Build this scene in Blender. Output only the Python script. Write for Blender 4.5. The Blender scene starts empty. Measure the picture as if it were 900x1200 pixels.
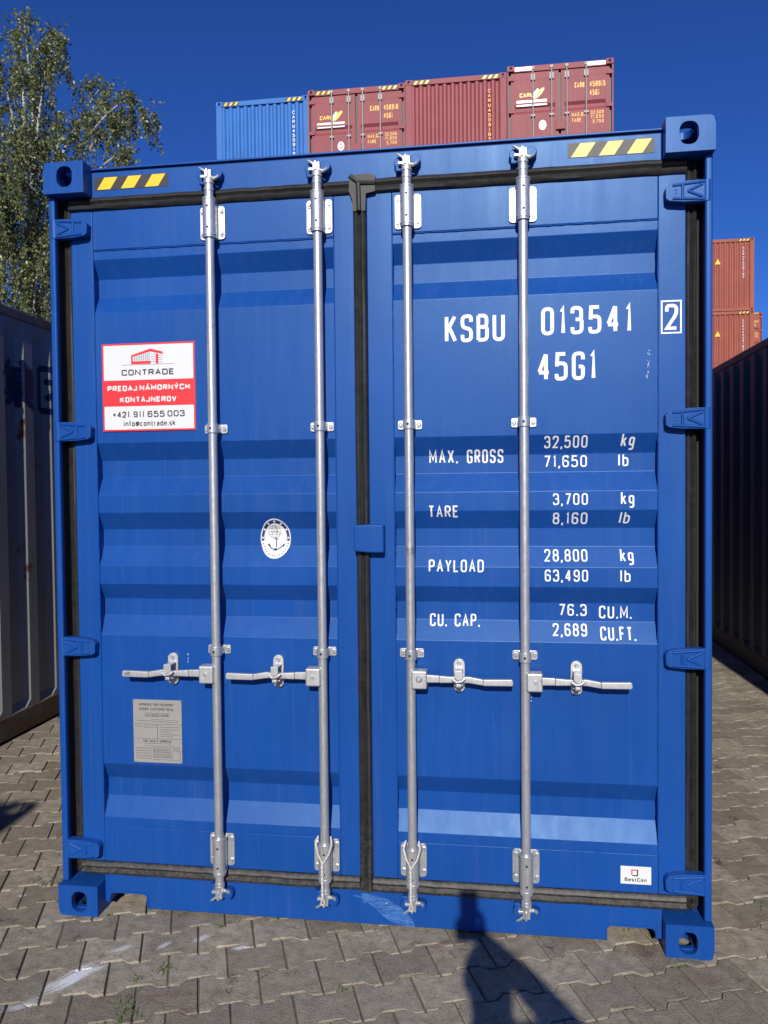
import bpy, bmesh, math, random
from mathutils import Vector, Matrix
random.seed(7)
R = math.radians
scene = bpy.context.scene
col = scene.collection

# ------------------------------------------------------------------ camera
cam_d = bpy.data.cameras.new('camera')
cam = bpy.data.objects.new('camera', cam_d); col.objects.link(cam)
CAM = Vector((0.4958, -2.8721, 1.6439))
yaw, pitch, roll = R(-8.277), R(-1.604), R(-0.564)
fw = Vector((math.sin(yaw)*math.cos(pitch), math.cos(yaw)*math.cos(pitch), math.sin(pitch)))
rt = Vector((math.cos(yaw), -math.sin(yaw), 0)); up = rt.cross(fw)
rt2 = rt*math.cos(roll) + up*math.sin(roll); up2 = up*math.cos(roll) - rt*math.sin(roll)
m = Matrix((rt2, up2, -fw)).transposed().to_4x4(); m.translation = CAM
cam.matrix_world = m
cam_d.sensor_fit = 'HORIZONTAL'; cam_d.sensor_width = 36; cam_d.lens = 941.8/900*36
cam_d.clip_start = 0.02; cam_d.clip_end = 3000
scene.camera = cam

# ------------------------------------------------------------------ sky, sun, exposure
SUN_EL, SUN_AZ = R(27.3), R(2.47)
wd = bpy.data.worlds.new('World'); scene.world = wd; wd.use_nodes = True
nt = wd.node_tree
sky = nt.nodes.new('ShaderNodeTexSky'); sky.sky_type = 'NISHITA'; sky.sun_disc = False
sky.sun_elevation = SUN_EL; sky.sun_rotation = math.pi - SUN_AZ
sky.altitude = 3000; sky.air_density = 1.0; sky.dust_density = 0.0; sky.ozone_density = 10.0
bg = nt.nodes['Background']; bg.inputs['Strength'].default_value = 0.092
hs = nt.nodes.new('ShaderNodeHueSaturation'); hs.inputs['Saturation'].default_value = 1.08; hs.inputs['Hue'].default_value = 0.513
nt.links.new(sky.outputs[0], hs.inputs['Color']); nt.links.new(hs.outputs[0], bg.inputs[0])
sd = bpy.data.lights.new('sun', 'SUN'); sd.energy = 4.0; sd.angle = R(0.53); sd.color = (1.0, 0.95, 0.87)
sun = bpy.data.objects.new('sun', sd); col.objects.link(sun)
tosun = Vector((math.sin(SUN_AZ)*math.cos(SUN_EL), -math.cos(SUN_AZ)*math.cos(SUN_EL), math.sin(SUN_EL)))
sun.rotation_euler = tosun.to_track_quat('Z', 'Y').to_euler()
sun.location = (3, -12, 9)
vs = scene.view_settings; vs.view_transform = 'Standard'; vs.look = 'None'; vs.exposure = 0.25; vs.gamma = 1; vs.use_curve_mapping = False

# ------------------------------------------------------------------ helpers
class MB:
    def __init__(s): s.v = []; s.f = []
    def add(s, vs, fs):
        n = len(s.v); s.v += [tuple(a) for a in vs]; s.f += [tuple(i+n for i in f) for f in fs]; return s
    def box(s, x0, x1, y0, y1, z0, z1):
        return s.add([(x0,y0,z0),(x1,y0,z0),(x1,y1,z0),(x0,y1,z0),(x0,y0,z1),(x1,y0,z1),(x1,y1,z1),(x0,y1,z1)],
                     [(0,3,2,1),(4,5,6,7),(0,1,5,4),(1,2,6,5),(2,3,7,6),(3,0,4,7)])
    def cyl(s, p, q, r, n=16, r2=None, caps=True):
        p = Vector(p); q = Vector(q); r2 = r if r2 is None else r2
        d = (q-p).normalized(); a = d.orthogonal().normalized(); b = d.cross(a)
        vs = []
        for c, rr in ((p, r), (q, r2)):
            for i in range(n):
                t = 2*math.pi*i/n; vs.append(c + a*(rr*math.cos(t)) + b*(rr*math.sin(t)))
        fs = [(i, (i+1) % n, n+(i+1) % n, n+i) for i in range(n)]
        if caps: fs += [tuple(range(n-1, -1, -1)), tuple(range(n, 2*n))]
        return s.add(vs, fs)
    def tube(s, pts, r, n=8, cap=True):
        pts = [Vector(p) for p in pts]; rs = r if isinstance(r, (list, tuple)) else [r]*len(pts)
        up0 = None; vs = []
        for i, p in enumerate(pts):
            d = (pts[min(i+1, len(pts)-1)] - pts[max(i-1, 0)]).normalized()
            a = d.orthogonal().normalized() if up0 is None else (up0 - d*up0.dot(d)).normalized()
            up0 = a; b = d.cross(a)
            for k in range(n):
                t = 2*math.pi*k/n; vs.append(p + a*(rs[i]*math.cos(t)) + b*(rs[i]*math.sin(t)))
        fs = [(i*n+k, i*n+(k+1) % n, (i+1)*n+(k+1) % n, (i+1)*n+k) for i in range(len(pts)-1) for k in range(n)]
        if cap: fs += [tuple(range(n-1, -1, -1)), tuple(range((len(pts)-1)*n, len(pts)*n))]
        return s.add(vs, fs)
    def prism(s, outline, y0, y1):                      # outline in XZ (counter-clockwise seen from -y), extruded along y
        n = len(outline)
        vs = [(x, y0, z) for x, z in outline] + [(x, y1, z) for x, z in outline]
        return s.add(vs, [tuple(range(n)), tuple(range(2*n-1, n-1, -1))] + [((i+1) % n, i, n+i, n+(i+1) % n) for i in range(n)])
    def build(s, name, mat, parent=None, bevel=0, smooth=False, seg=2, loc=None):
        me = mesh_of(name, s.v, s.f, mat, bevel, smooth, seg)
        return link(name, me, parent, loc)
def weighted(me):
    """shading normals weighted by face area, so that bevelled flats stay flat"""
    me.polygons.foreach_set('use_smooth', [True]*len(me.polygons))
    acc = [Vector((0,0,0)) for _ in me.vertices]
    for p in me.polygons:
        w = p.normal*p.area
        for i in p.vertices: acc[i] += w
    me.normals_split_custom_set_from_vertices([(a.normalized() if a.length > 1e-12 else Vector((0,0,1))) for a in acc])
def mesh_of(name, v, f, mat, bevel=0, smooth=False, seg=2):
    me = bpy.data.meshes.new(name); me.from_pydata([tuple(a) for a in v], [], f)
    if bevel:
        bm = bmesh.new(); bm.from_mesh(me); bmesh.ops.recalc_face_normals(bm, faces=bm.faces)
        es = [e for e in bm.edges if len(e.link_faces) == 2 and e.calc_face_angle(0) > R(32)]
        bmesh.ops.bevel(bm, geom=es, offset=bevel, segments=seg, profile=0.5, affect='EDGES', clamp_overlap=True)
        bm.to_mesh(me); bm.free()
    if bevel: weighted(me)
    elif smooth:
        me.polygons.foreach_set('use_smooth', [True]*len(me.polygons)); me.set_sharp_from_angle(angle=R(35))
    me.materials.append(mat); return me
def link(name, me, parent=None, loc=None, rot=None):
    o = bpy.data.objects.new(name, me); col.objects.link(o)
    if parent: o.parent = parent
    if loc: o.location = loc
    if rot: o.rotation_euler = rot
    return o
def empty(name, loc, rz=0, label=None, cat=None, group=None):
    o = bpy.data.objects.new(name, None); col.objects.link(o); o.location = loc; o.rotation_euler.z = rz
    o.empty_display_size = 0.2
    return tag(o, label, cat, group)
def tag(o, label=None, cat=None, group=None, kind=None):
    if label: o['label'] = label
    if cat: o['category'] = cat
    if group: o['group'] = group
    if kind: o['kind'] = kind
    return o
def copy_tree(o, parent=None):
    c = o.copy(); col.objects.link(c); c.parent = parent
    for ch in list(o.children): copy_tree(ch, c)
    return c

# ------------------------------------------------------------------ materials
def nodes(name):
    mt = bpy.data.materials.new(name); mt.use_nodes = True
    t = mt.node_tree; return mt, t, t.nodes['Principled BSDF']
def N(t, typ, **kw):
    n = t.nodes.new(typ)
    for k, v in kw.items():
        if k in n.inputs: n.inputs[k].default_value = v
        else: setattr(n, k, v)
    return n
def mixc(t, fac, a, b, mode='MIX'):
    n = t.nodes.new('ShaderNodeMix'); n.data_type = 'RGBA'; n.blend_type = mode
    for i, v in ((0, fac), (6, a), (7, b)):
        if hasattr(v, 'is_output'): t.links.new(v, n.inputs[i])
        elif i == 0: n.inputs[0].default_value = v
        else: n.inputs[i].default_value = (*v[:3], 1)
    return n.outputs[2]
def ramp(t, src, a, b, inv=False):
    n = t.nodes.new('ShaderNodeMapRange'); n.inputs[1].default_value = a; n.inputs[2].default_value = b
    n.inputs[3].default_value = 1 if inv else 0; n.inputs[4].default_value = 0 if inv else 1
    t.links.new(src, n.inputs[0]); return n.outputs[0]
def mathn(t, op, a, b=0.5):
    n = t.nodes.new('ShaderNodeMath'); n.operation = op
    for i, v in enumerate((a, b)):
        if hasattr(v, 'is_output'): t.links.new(v, n.inputs[i])
        else: n.inputs[i].default_value = v
    return n.outputs[0]
def coords(t, scale=(1,1,1), kind='Object'):
    tc = t.nodes.new('ShaderNodeTexCoord'); mp = t.nodes.new('ShaderNodeMapping'); mp.inputs['Scale'].default_value = scale
    t.links.new(tc.outputs[kind], mp.inputs[0]); return mp.outputs[0]
def noise(t, vec, scale, detail=4, rough=0.55, dist=0):
    n = N(t, 'ShaderNodeTexNoise', Scale=scale, Detail=detail, Roughness=rough, Distortion=dist)
    t.links.new(vec, n.inputs['Vector']); return n.outputs[0]
def bump(t, bs, h, strength=0.2, dist=0.002):
    b = N(t, 'ShaderNodeBump', Strength=strength, Distance=dist); t.links.new(h, b.inputs['Height']); t.links.new(b.outputs[0], bs.inputs['Normal'])

def paint(name, base, rough=0.4, wear=0.0, wearcol=(0.12,0.05,0.025), dusty=0.1, dust=(0.35,0.33,0.3), wscale=3.0, spec=0.5, bumpy=True, tint=None, scuff=False):
    mt, t, bs = nodes(name)
    v = coords(t)
    vst = coords(t, (9, 9, 0.7))
    n1 = noise(t, v, 1.7, 5); n2 = noise(t, vst, 2.5, 6, 0.6); n3 = noise(t, v, 55, 3)
    c = mixc(t, ramp(t, n1, 0.3, 0.75), [x*0.9 for x in base], [min(1, x*1.1) for x in base])
    c = mixc(t, mathn(t, 'MULTIPLY', ramp(t, n2, 0.45, 0.85), dusty), c, dust)
    if wear:
        n4 = noise(t, v, wscale, 8, 0.7, 0.5)
        wm = ramp(t, n4, 0.66-wear*0.2, 0.70-wear*0.2)
        c = mixc(t, wm, c, wearcol)
        st = noise(t, coords(t, (14, 14, 0.35)), 1.6, 6, 0.7)
        c = mixc(t, mathn(t, 'MULTIPLY', ramp(t, st, 0.55, 0.8), min(1, wear*1.2)), c, wearcol)
    if scuff:
        sp = noise(t, coords(t, (70, 70, 9)), 1.6, 5, 0.75)
        c = mixc(t, mathn(t, 'MULTIPLY', ramp(t, sp, 0.70, 0.76), mathn(t, 'MULTIPLY', ramp(t, noise(t, v, 2.2, 3), 0.45, 0.7), 0.5)), c, (0.22, 0.32, 0.52))
        sp2 = noise(t, v, 130, 3, 0.7)
        c = mixc(t, mathn(t, 'MULTIPLY', ramp(t, sp2, 0.73, 0.76), 0.6), c, (0.35, 0.42, 0.55))
        run = noise(t, coords(t, (22, 22, 0.5)), 2.0, 5, 0.7)
        c = mixc(t, mathn(t, 'MULTIPLY', ramp(t, run, 0.55, 0.8), 0.16), c, (0.12, 0.16, 0.24))
    t.links.new(c, bs.inputs['Base Color'])
    rr = mathn(t, 'ADD', mathn(t, 'MULTIPLY', n2, 0.16), rough-0.08); t.links.new(rr, bs.inputs['Roughness'])
    bs.inputs['Specular IOR Level'].default_value = spec
    if tint: bs.inputs['Specular Tint'].default_value = (*tint, 1)
    h = mathn(t, 'ADD', mathn(t, 'MULTIPLY', n3, 0.25), mathn(t, 'ADD', mathn(t, 'MULTIPLY', noise(t, v, 6, 2), 1.0), mathn(t, 'MULTIPLY', noise(t, v, 2.1, 2), 4.0)))
    bump(t, bs, h, 0.10 if bumpy else 0.01, 0.006)
    return mt
def plain(name, base, rough=0.5, metal=0.0, var=0.12, scale=40, bmp=0.0, spec=0.5):
    mt, t, bs = nodes(name); v = coords(t); n1 = noise(t, v, scale, 4)
    c = mixc(t, ramp(t, n1, 0.3, 0.7), [x*(1-var) for x in base], [min(1, x*(1+var)) for x in base])
    t.links.new(c, bs.inputs['Base Color']); bs.inputs['Roughness'].default_value = rough; bs.inputs['Metallic'].default_value = metal
    bs.inputs['Specular IOR Level'].default_value = spec
    if bmp: bump(t, bs, n1, bmp, 0.002)
    return mt
BLUE = (0.006, 0.060, 0.275)
M = {}
M['blue'] = paint('blue_paint', BLUE, 0.42, dusty=0.02, spec=0.40, tint=(0.5, 0.78, 1.0), scuff=True)
M['blue_side'] = paint('blue_side_paint', BLUE, 0.4, dusty=0.1)
M['farblue'] = paint('far_blue_paint', (0.025, 0.15, 0.46), 0.55, dusty=0.06, spec=0.3)
M['maroon'] = paint('maroon_paint', (0.27, 0.060, 0.068), 0.55, dusty=0.05, spec=0.3)
M['brown'] = paint('oxide_red_paint', (0.31, 0.082, 0.055), 0.6, dusty=0.07, spec=0.3)
M['grey'] = paint('weathered_grey_paint', (0.25, 0.255, 0.26), 0.75, wear=0.18, dusty=0.25, dust=(0.16,0.14,0.12), bumpy=False, spec=0.25)
M['greyrail'] = paint('rusty_rail_paint', (0.10, 0.095, 0.09), 0.7, wear=0.9, wearcol=(0.10,0.05,0.03), dusty=0.4, dust=(0.05,0.045,0.04))
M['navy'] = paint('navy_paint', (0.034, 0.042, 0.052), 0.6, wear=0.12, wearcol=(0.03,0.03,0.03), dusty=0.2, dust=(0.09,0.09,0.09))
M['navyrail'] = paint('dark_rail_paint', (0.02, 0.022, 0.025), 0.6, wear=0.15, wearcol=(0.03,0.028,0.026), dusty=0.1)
M['white'] = plain('white_print', (0.76, 0.77, 0.77), 0.45, var=0.03, scale=25)
M['yellowprint'] = plain('yellow_print', (0.75, 0.42, 0.05), 0.5, var=0.05)
M['black'] = plain('black_print', (0.018, 0.018, 0.02), 0.5, var=0.1)
M['yellow'] = plain('yellow_film', (0.88, 0.55, 0.015), 0.4, var=0.04)
M['red'] = plain('red_print', (0.72, 0.03, 0.035), 0.4, var=0.03)
M['ink'] = plain('dark_ink', (0.025, 0.027, 0.035), 0.5, var=0.05)
M['greyink'] = plain('grey_ink', (0.30, 0.30, 0.31), 0.5)
M['blueink'] = plain('blue_ink', (0.012, 0.03, 0.11), 0.5)
M['vinyl'] = plain('white_vinyl', (0.68, 0.69, 0.68), 0.32, var=0.02, scale=6)
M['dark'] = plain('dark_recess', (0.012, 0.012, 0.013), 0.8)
M['glyph'] = plain('faded_navy_print', (0.006, 0.012, 0.055), 0.6, var=0.35, scale=14)
def galv(name, base, rough):
    mt, t, bs = nodes(name); v = coords(t); vs = coords(t, (60, 60, 6))
    n1 = noise(t, v, 60, 3); n2 = noise(t, vs, 3, 5, 0.65)
    vo = N(t, 'ShaderNodeTexVoronoi', Scale=170); t.links.new(v, vo.inputs['Vector'])
    c = mixc(t, ramp(t, n2, 0.3, 0.75), [x*0.78 for x in base], [min(1, x*1.12) for x in base])
    c = mixc(t, mathn(t, 'MULTIPLY', vo.outputs[0], 0.35), c, [x*0.8 for x in base])
    c = mixc(t, ramp(t, noise(t, v, 9, 6, 0.7), 0.64, 0.74), c, (0.17, 0.16, 0.15))
    t.links.new(c, bs.inputs['Base Color']); bs.inputs['Metallic'].default_value = 0.72
    t.links.new(mathn(t, 'ADD', mathn(t, 'MULTIPLY', n1, 0.25), rough-0.12), bs.inputs['Roughness'])
    bump(t, bs, n1, 0.12, 0.001); return mt
M['galv'] = galv('galvanised_steel', (0.62, 0.63, 0.63), 0.40)
M['fargalv'] = plain('dull_far_steel', (0.30, 0.29, 0.28), 0.6, metal=0.3)
M['zinc'] = galv('bright_zinc', (0.62, 0.62, 0.61), 0.5)
def rubber():
    mt, t, bs = nodes('black_rubber'); v = coords(t); vv = coords(t, (30, 30, 30))
    n1 = noise(t, v, 30, 6, 0.7); n2 = noise(t, v, 5, 4)
    c = mixc(t, ramp(t, n1, 0.4, 0.75), (0.012, 0.012, 0.012), (0.034, 0.033, 0.031))
    c = mixc(t, ramp(t, n2, 0.45, 0.75), c, (0.024, 0.023, 0.022))
    sep = t.nodes.new('ShaderNodeSeparateXYZ'); t.links.new(v, sep.inputs[0])
    dirt = mathn(t, 'MULTIPLY', ramp(t, sep.outputs[2], 0.5, 0.12, False), ramp(t, noise(t, v, 60, 5, 0.7), 0.42, 0.62))
    c = mixc(t, mathn(t, 'MULTIPLY', dirt, 0.28), c, (0.16, 0.14, 0.115))
    t.links.new(c, bs.inputs['Base Color']); bs.inputs['Roughness'].default_value = 0.55
    bump(t, bs, n1, 0.3, 0.002); return mt
M['rubber'] = rubber()
def scrape():
    mt, t, bs = nodes('scraped_paint'); v = coords(t, (1, 1, 1)); s = t.nodes.new('ShaderNodeMapping'); s.inputs['Rotation'].default_value = (0, R(32), 0); s.inputs['Scale'].default_value = (9, 9, 75); t.links.new(coords(t), s.inputs[0]); s = s.outputs[0]
    n1 = noise(t, v, 70, 5, 0.7); n2 = noise(t, s, 1.5, 5, 0.7, 1.5)
    c = mixc(t, ramp(t, n2, 0.42, 0.66), BLUE, (0.05, 0.19, 0.46)); c = mixc(t, ramp(t, noise(t, s, 3.5, 5, 0.7), 0.62, 0.68), c, (0.42, 0.46, 0.50))
    c = mixc(t, ramp(t, n1, 0.66, 0.70), c, (0.5, 0.52, 0.52))
    t.links.new(c, bs.inputs['Base Color']); bs.inputs['Roughness'].default_value = 0.6; return mt
M['scrape'] = scrape()
M['rope'] = plain('seal_cable', (0.55, 0.54, 0.50), 0.55, metal=0.2, scale=200, var=0.3)
M['platemetal'] = plain('aluminium_plate', (0.33, 0.32, 0.30), 0.5, metal=0.25, var=0.05, scale=12)
# ------------------------------------------------------------------ stroke lettering
# glyph: (relative width, [(points, closed, round)])
G = {}
def g(ch, w, *strokes): G[ch] = (w, strokes)
def s(pts, closed=False, rnd=True): return (pts, closed, rnd)
def k(pts): return (pts, False, False)
g('A', 1.05, k([(0,0),(.5,1),(1,0)]), k([(.2,.33),(.8,.33)]))
g('B', 1, k([(0,0),(0,1)]), s([(0,1),(.95,1),(.95,.53),(0,.53)]), s([(.3,.53),(1,.53),(1,0),(0,0)]))
g('C', 1, s([(1,.75),(1,1),(0,1),(0,0),(1,0),(1,.25)]))
g('D', 1, k([(0,0),(0,1)]), s([(-.1,1),(1,1),(1,0),(-.1,0)]))
g('E', .9, k([(1,1),(0,1),(0,0),(1,0)]), k([(0,.52),(.85,.52)]))
g('F', .88, k([(1,1),(0,1),(0,0)]), k([(0,.52),(.85,.52)]))
g('G', 1, s([(1,.75),(1,1),(0,1),(0,0),(1,0),(1,.47),(.55,.47)]))
g('H', 1, k([(0,0),(0,1)]), k([(1,0),(1,1)]), k([(0,.5),(1,.5)]))
g('I', .3, k([(.5,0),(.5,1)]))
g('J', .85, s([(1,1),(1,0),(0,0),(0,.25)]))
g('K', 1, k([(0,0),(0,1)]), k([(0,.38),(.95,1)]), k([(.3,.57),(1,0)]))
g('L', .85, k([(0,1),(0,0),(1,0)]))
g('M', 1.2, k([(0,0),(0,1),(.5,.25),(1,1),(1,0)]))
g('N', 1.03, k([(0,0),(0,1),(1,0),(1,1)]))
g('O', 1, s([(0,0),(1,0),(1,1),(0,1)], True))
g('P', .98, k([(0,0),(0,1)]), s([(0,1),(1,1),(1,.46),(0,.46)]))
g('R', 1, k([(0,0),(0,1)]), s([(0,1),(1,1),(1,.48),(0,.48)]), k([(.5,.48),(1,0)]))
g('S', 1, s([(1,.76),(1,1),(0,1),(0,.53),(1,.47),(1,0),(0,0),(0,.24)]))
g('T', .95, k([(.5,0),(.5,1)]), k([(0,1),(1,1)]))
g('U', 1, s([(0,1),(0,0),(1,0),(1,1)]))
g('V', 1, k([(0,1),(.5,0),(1,1)]))
g('W', 1.3, k([(0,1),(.25,0),(.5,.8),(.75,0),(1,1)]))
g('X', 1, k([(0,0),(1,1)]), k([(0,1),(1,0)]))
g('Y', 1, k([(0,1),(.5,.48),(1,1)]), k([(.5,.48),(.5,0)]))
g('Á', 1.05, k([(0,0),(.5,1),(1,0)]), k([(.2,.33),(.8,.33)]), k([(.45,1.18),(.75,1.38)]))
g('Ý', 1, k([(0,1),(.5,.48),(1,1)]), k([(.5,.48),(.5,0)]), k([(.45,1.18),(.75,1.38)]))
g('0', 1, s([(0,0),(1,0),(1,1),(0,1)], True))
g('1', .55, k([(.28,.86),(.75,1),(.75,0)]))
g('2', 1, ([(0,.74),(0,1),(1,1),(1,.62),(0,0),(1,0)], False, 'tail'))
g('3', 1, s([(0,.78),(0,1),(.95,1),(.95,.53),(.35,.53)]), s([(.5,.53),(1,.53),(1,0),(0,0),(0,.22)]))
g('4', 1.05, k([(.72,0),(.72,1)]), k([(.70,1),(.04,.30)]), k([(0,.27),(1,.27)]))
g('5', 1, k([(.95,1),(.1,1),(.04,.5)]), s([(.04,.52),(.1,.62),(1,.62),(1,0),(0,0),(0,.2)]))
g('6', 1, s([(.95,.8),(.95,1),(0,1),(0,0),(1,0),(1,.56),(.02,.56)]))
g('7', .95, k([(0,1),(1,1),(.35,0)]))
g('8', 1, s([(.04,.53),(.96,.53),(.96,1),(.04,1)], True), s([(0,0),(1,0),(1,.53),(0,.53)], True))
g('9', 1, s([(.05,.2),(.05,0),(1,0),(1,1),(0,1),(0,.44),(.98,.44)]))
g('.', .22, k([(.5,0),(.5,.02)])); g(',', .22, k([(.55,.03),(.35,-.13)]))
g('+', .95, k([(.5,.2),(.5,.8)]), k([(0,.5),(1,.5)]))
g('-', .6, k([(0,.45),(1,.45)])); g(' ', .7)
g('k', .9, k([(0,0),(0,1)]), k([(0,.28),(.9,.68)]), k([(.35,.42),(1,0)]))
g('g', .9, s([(1,.3),(1,.68),(0,.68),(0,.1),(1,.1)]), s([(1,.68),(1,-.28),(.05,-.28)]))
g('l', .3, k([(.5,0),(.5,1)])); g('b', .9, k([(0,0),(0,1)]), s([(0,.68),(1,.68),(1,0),(0,0)]))
g('i', .3, k([(.5,0),(.5,.68)]), k([(.5,.9),(.5,1)])); g('n', .9, k([(0,0),(0,.68)]), s([(0,.68),(1,.68),(1,0)]))
g('f', .6, s([(1,1),(.35,1),(.35,0)]), k([(0,.66),(.95,.66)])); g('o', .9, s([(0,0),(1,0),(1,.68),(0,.68)], True))
g('c', .85, s([(1,.68),(0,.68),(0,0),(1,0)])); g('t', .6, s([(.35,.95),(.35,0),(1,0)]), k([(0,.66),(.95,.66)]))
g('r', .6, k([(0,0),(0,.68)]), s([(0,.5),(.1,.68),(1,.68)])); g('a', .88, s([(.05,.68),(1,.68),(1,0)]), s([(1,.38),(0,.38),(0,0),(1,0)]))
g('d', .9, k([(1,0),(1,1)]), s([(1,.68),(0,.68),(0,0),(1,0)])); g('e', .88, s([(0,.34),(1,.34),(1,.68),(0,.68),(0,0),(.95,0)]))
g('s', .8, s([(1,.68),(0,.68),(0,.36),(1,.32),(1,0),(0,0)])); g('u', .9, s([(0,.68),(0,0),(1,0),(1,.68)]))
g('@', 1.2, s([(.85,.0),(0,0),(0,.8),(1,.8),(1,.2),(.7,.2),(.7,.6)]), s([(.3,.25),(.7,.25),(.7,.6),(.3,.6)], True))

def rounded(P, closed, rad, n=4):
    out = []; L = len(P)
    for i in range(L):
        if not closed and i in (0, L-1): out.append(P[i]); continue
        p = Vector(P[i]); a = Vector(P[i-1]); b = Vector(P[(i+1) % L])
        da = (a-p).length; db = (b-p).length
        d = min(rad, da*0.49, db*0.49)
        if d < 1e-6: out.append(P[i]); continue
        A = p+(a-p).normalized()*d; B = p+(b-p).normalized()*d
        for j in range(n+1):
            t = j/n; q = A*(1-t)**2 + p*2*t*(1-t) + B*t*t; out.append((q.x, q.y))
    return out
def ribbon(P, closed, a):
    P = [Vector(p) for p in P]; Q = [P[0]]
    for p in P[1:]:
        if (p-Q[-1]).length > 1e-6: Q.append(p)
    P = Q
    if closed and (P[0]-P[-1]).length < 1e-6: P.pop()
    L = len(P); V = []
    for i in range(L):
        d1 = (P[i]-P[i-1]).normalized() if (closed or i > 0) else None
        d2 = (P[(i+1) % L]-P[i]).normalized() if (closed or i < L-1) else None
        d1 = d1 or d2; d2 = d2 or d1
        n1 = Vector((-d1.y, d1.x)); n2 = Vector((-d2.y, d2.x)); mm = n1+n2
        if mm.length < 1e-4: mm = n1
        mm.normalize(); sc = min(1.9, 1/max(0.35, mm.dot(n1)))
        V.append(P[i]+mm*a*sc); V.append(P[i]-mm*a*sc)
    F = []
    for i in range(L if closed else L-1):
        j = (i+1) % L; F.append((2*i+1, 2*j+1, 2*j, 2*i))
    return V, F
def lettering(mb, txt, x0, z0, h, width, t=0.14, gap=0.34, slant=0.0, yoff=0.0, rad=0.5, right=False, glyphw=None):
    """strokes for txt added to mb in the XZ plane, base line z0, cap height h, fitted to width"""
    units = sum(G[c][0] for c in txt) + gap*(len(txt)-1)
    w = width/units if glyphw is None else glyphw
    tt = t*h; x = x0; idx = 0
    for c in txt:
        gw, st = G[c]; gw *= w
        for pts, closed, rnd in st:
            ww = max(gw-tt, 0.0)
            P = [(x+tt/2+px*ww, z0+tt/2+py*(h-tt)) for px, py in pts]
            if rnd == 'tail': P = rounded(P[:-1], closed, rad*min(ww, h-tt)) + [P[-1]]
            elif rnd: P = rounded(P, closed, rad*min(ww, h-tt))
            else:
                pass
            if c == '.': P = [(x+gw/2, z0), (x+gw/2, z0+tt*1.05)]
            if c == ',': P = [(x+gw*.6, z0+tt*1.0), (x+gw*.2, z0-tt*.7)]
            V, F = ribbon(P, closed, tt/2)
            if len(P) >= 2 and c not in '.,' and not closed:   # square the ends
                pass
            yy = yoff - 0.00012*(idx % 7); idx += 1
            mb.add([(q.x+(q.y-z0)*slant, yy, q.y) for q in V], F)
        x += gw + gap*w
    return x
def ellipse(mb, cx, cz, a, b, y, n=40, a2=0, b2=0, t0=0, t1=2*math.pi):
    closed = abs(t1-t0-2*math.pi) < 1e-6; mN = n if closed else n+1
    pts = [(cx+a*math.cos(t0+(t1-t0)*i/n), y, cz+b*math.sin(t0+(t1-t0)*i/n)) for i in range(mN)]
    if a2 == 0:
        mb.add(pts, [tuple(range(mN))])
    else:
        ins = [(cx+a2*math.cos(t0+(t1-t0)*i/n), y, cz+b2*math.sin(t0+(t1-t0)*i/n)) for i in range(mN)]
        mb.add(pts+ins, [(i, (i+1) % mN, mN+(i+1) % mN, mN+i) for i in range(mN if closed else n)])
    return mb
def poly(mb, pts, y): return mb.add([(x, y, z) for x, z in pts], [tuple(range(len(pts)))])
def rect(mb, x0, x1, z0, z1, y): return poly(mb, [(x0,z0),(x1,z0),(x1,z1),(x0,z1)], y)

# ------------------------------------------------------------------ corrugated door profile
BREAK = [(2.578,0),(2.541,0),(2.474,.039),(2.404,.039),(2.335,0),(1.834,0),(1.767,.039),(1.701,.039),(1.632,0),(1.563,0),(1.498,.039),(1.431,.039),(1.358,0),
         (1.286,0),(1.225,.039),(1.159,.039),(1.086,0),(0.579,0),(0.511,.039),(0.440,.039),(0.367,0),(0.331,0)]
PAN = 0.069
def ydoor(z):
    if z >= BREAK[0][0] or z <= BREAK[-1][0]: return 0.066
    for (za, a), (zb, b) in zip(BREAK, BREAK[1:]):
        if zb <= z <= za: return PAN + a + (b-a)*(za-z)/(za-zb)
def drape(mb, off=0.0012, frame=False):
    """lay flat XZ artwork on the corrugated door skin"""
    me = bpy.data.meshes.new('d'); me.from_pydata(mb.v, [], mb.f)
    bm = bmesh.new(); bm.from_mesh(me)
    for z, _ in BREAK:
        bmesh.ops.bisect_plane(bm, geom=bm.verts[:]+bm.edges[:]+bm.faces[:], plane_co=(0,0,z), plane_no=(0,0,1), dist=1e-6)
    for v in bm.verts: v.co.y += (0.066 if frame else ydoor(v.co.z)) - off
    bmesh.ops.recalc_face_normals(bm, faces=bm.faces)
    for f in bm.faces:
        if f.normal.y > 0: f.normal_flip()
    bm.to_mesh(me); bm.free()
    mb.v = [tuple(v.co) for v in me.vertices]; mb.f = [tuple(p.vertices) for p in me.polygons]
    bpy.data.meshes.remove(me); return mb

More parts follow.
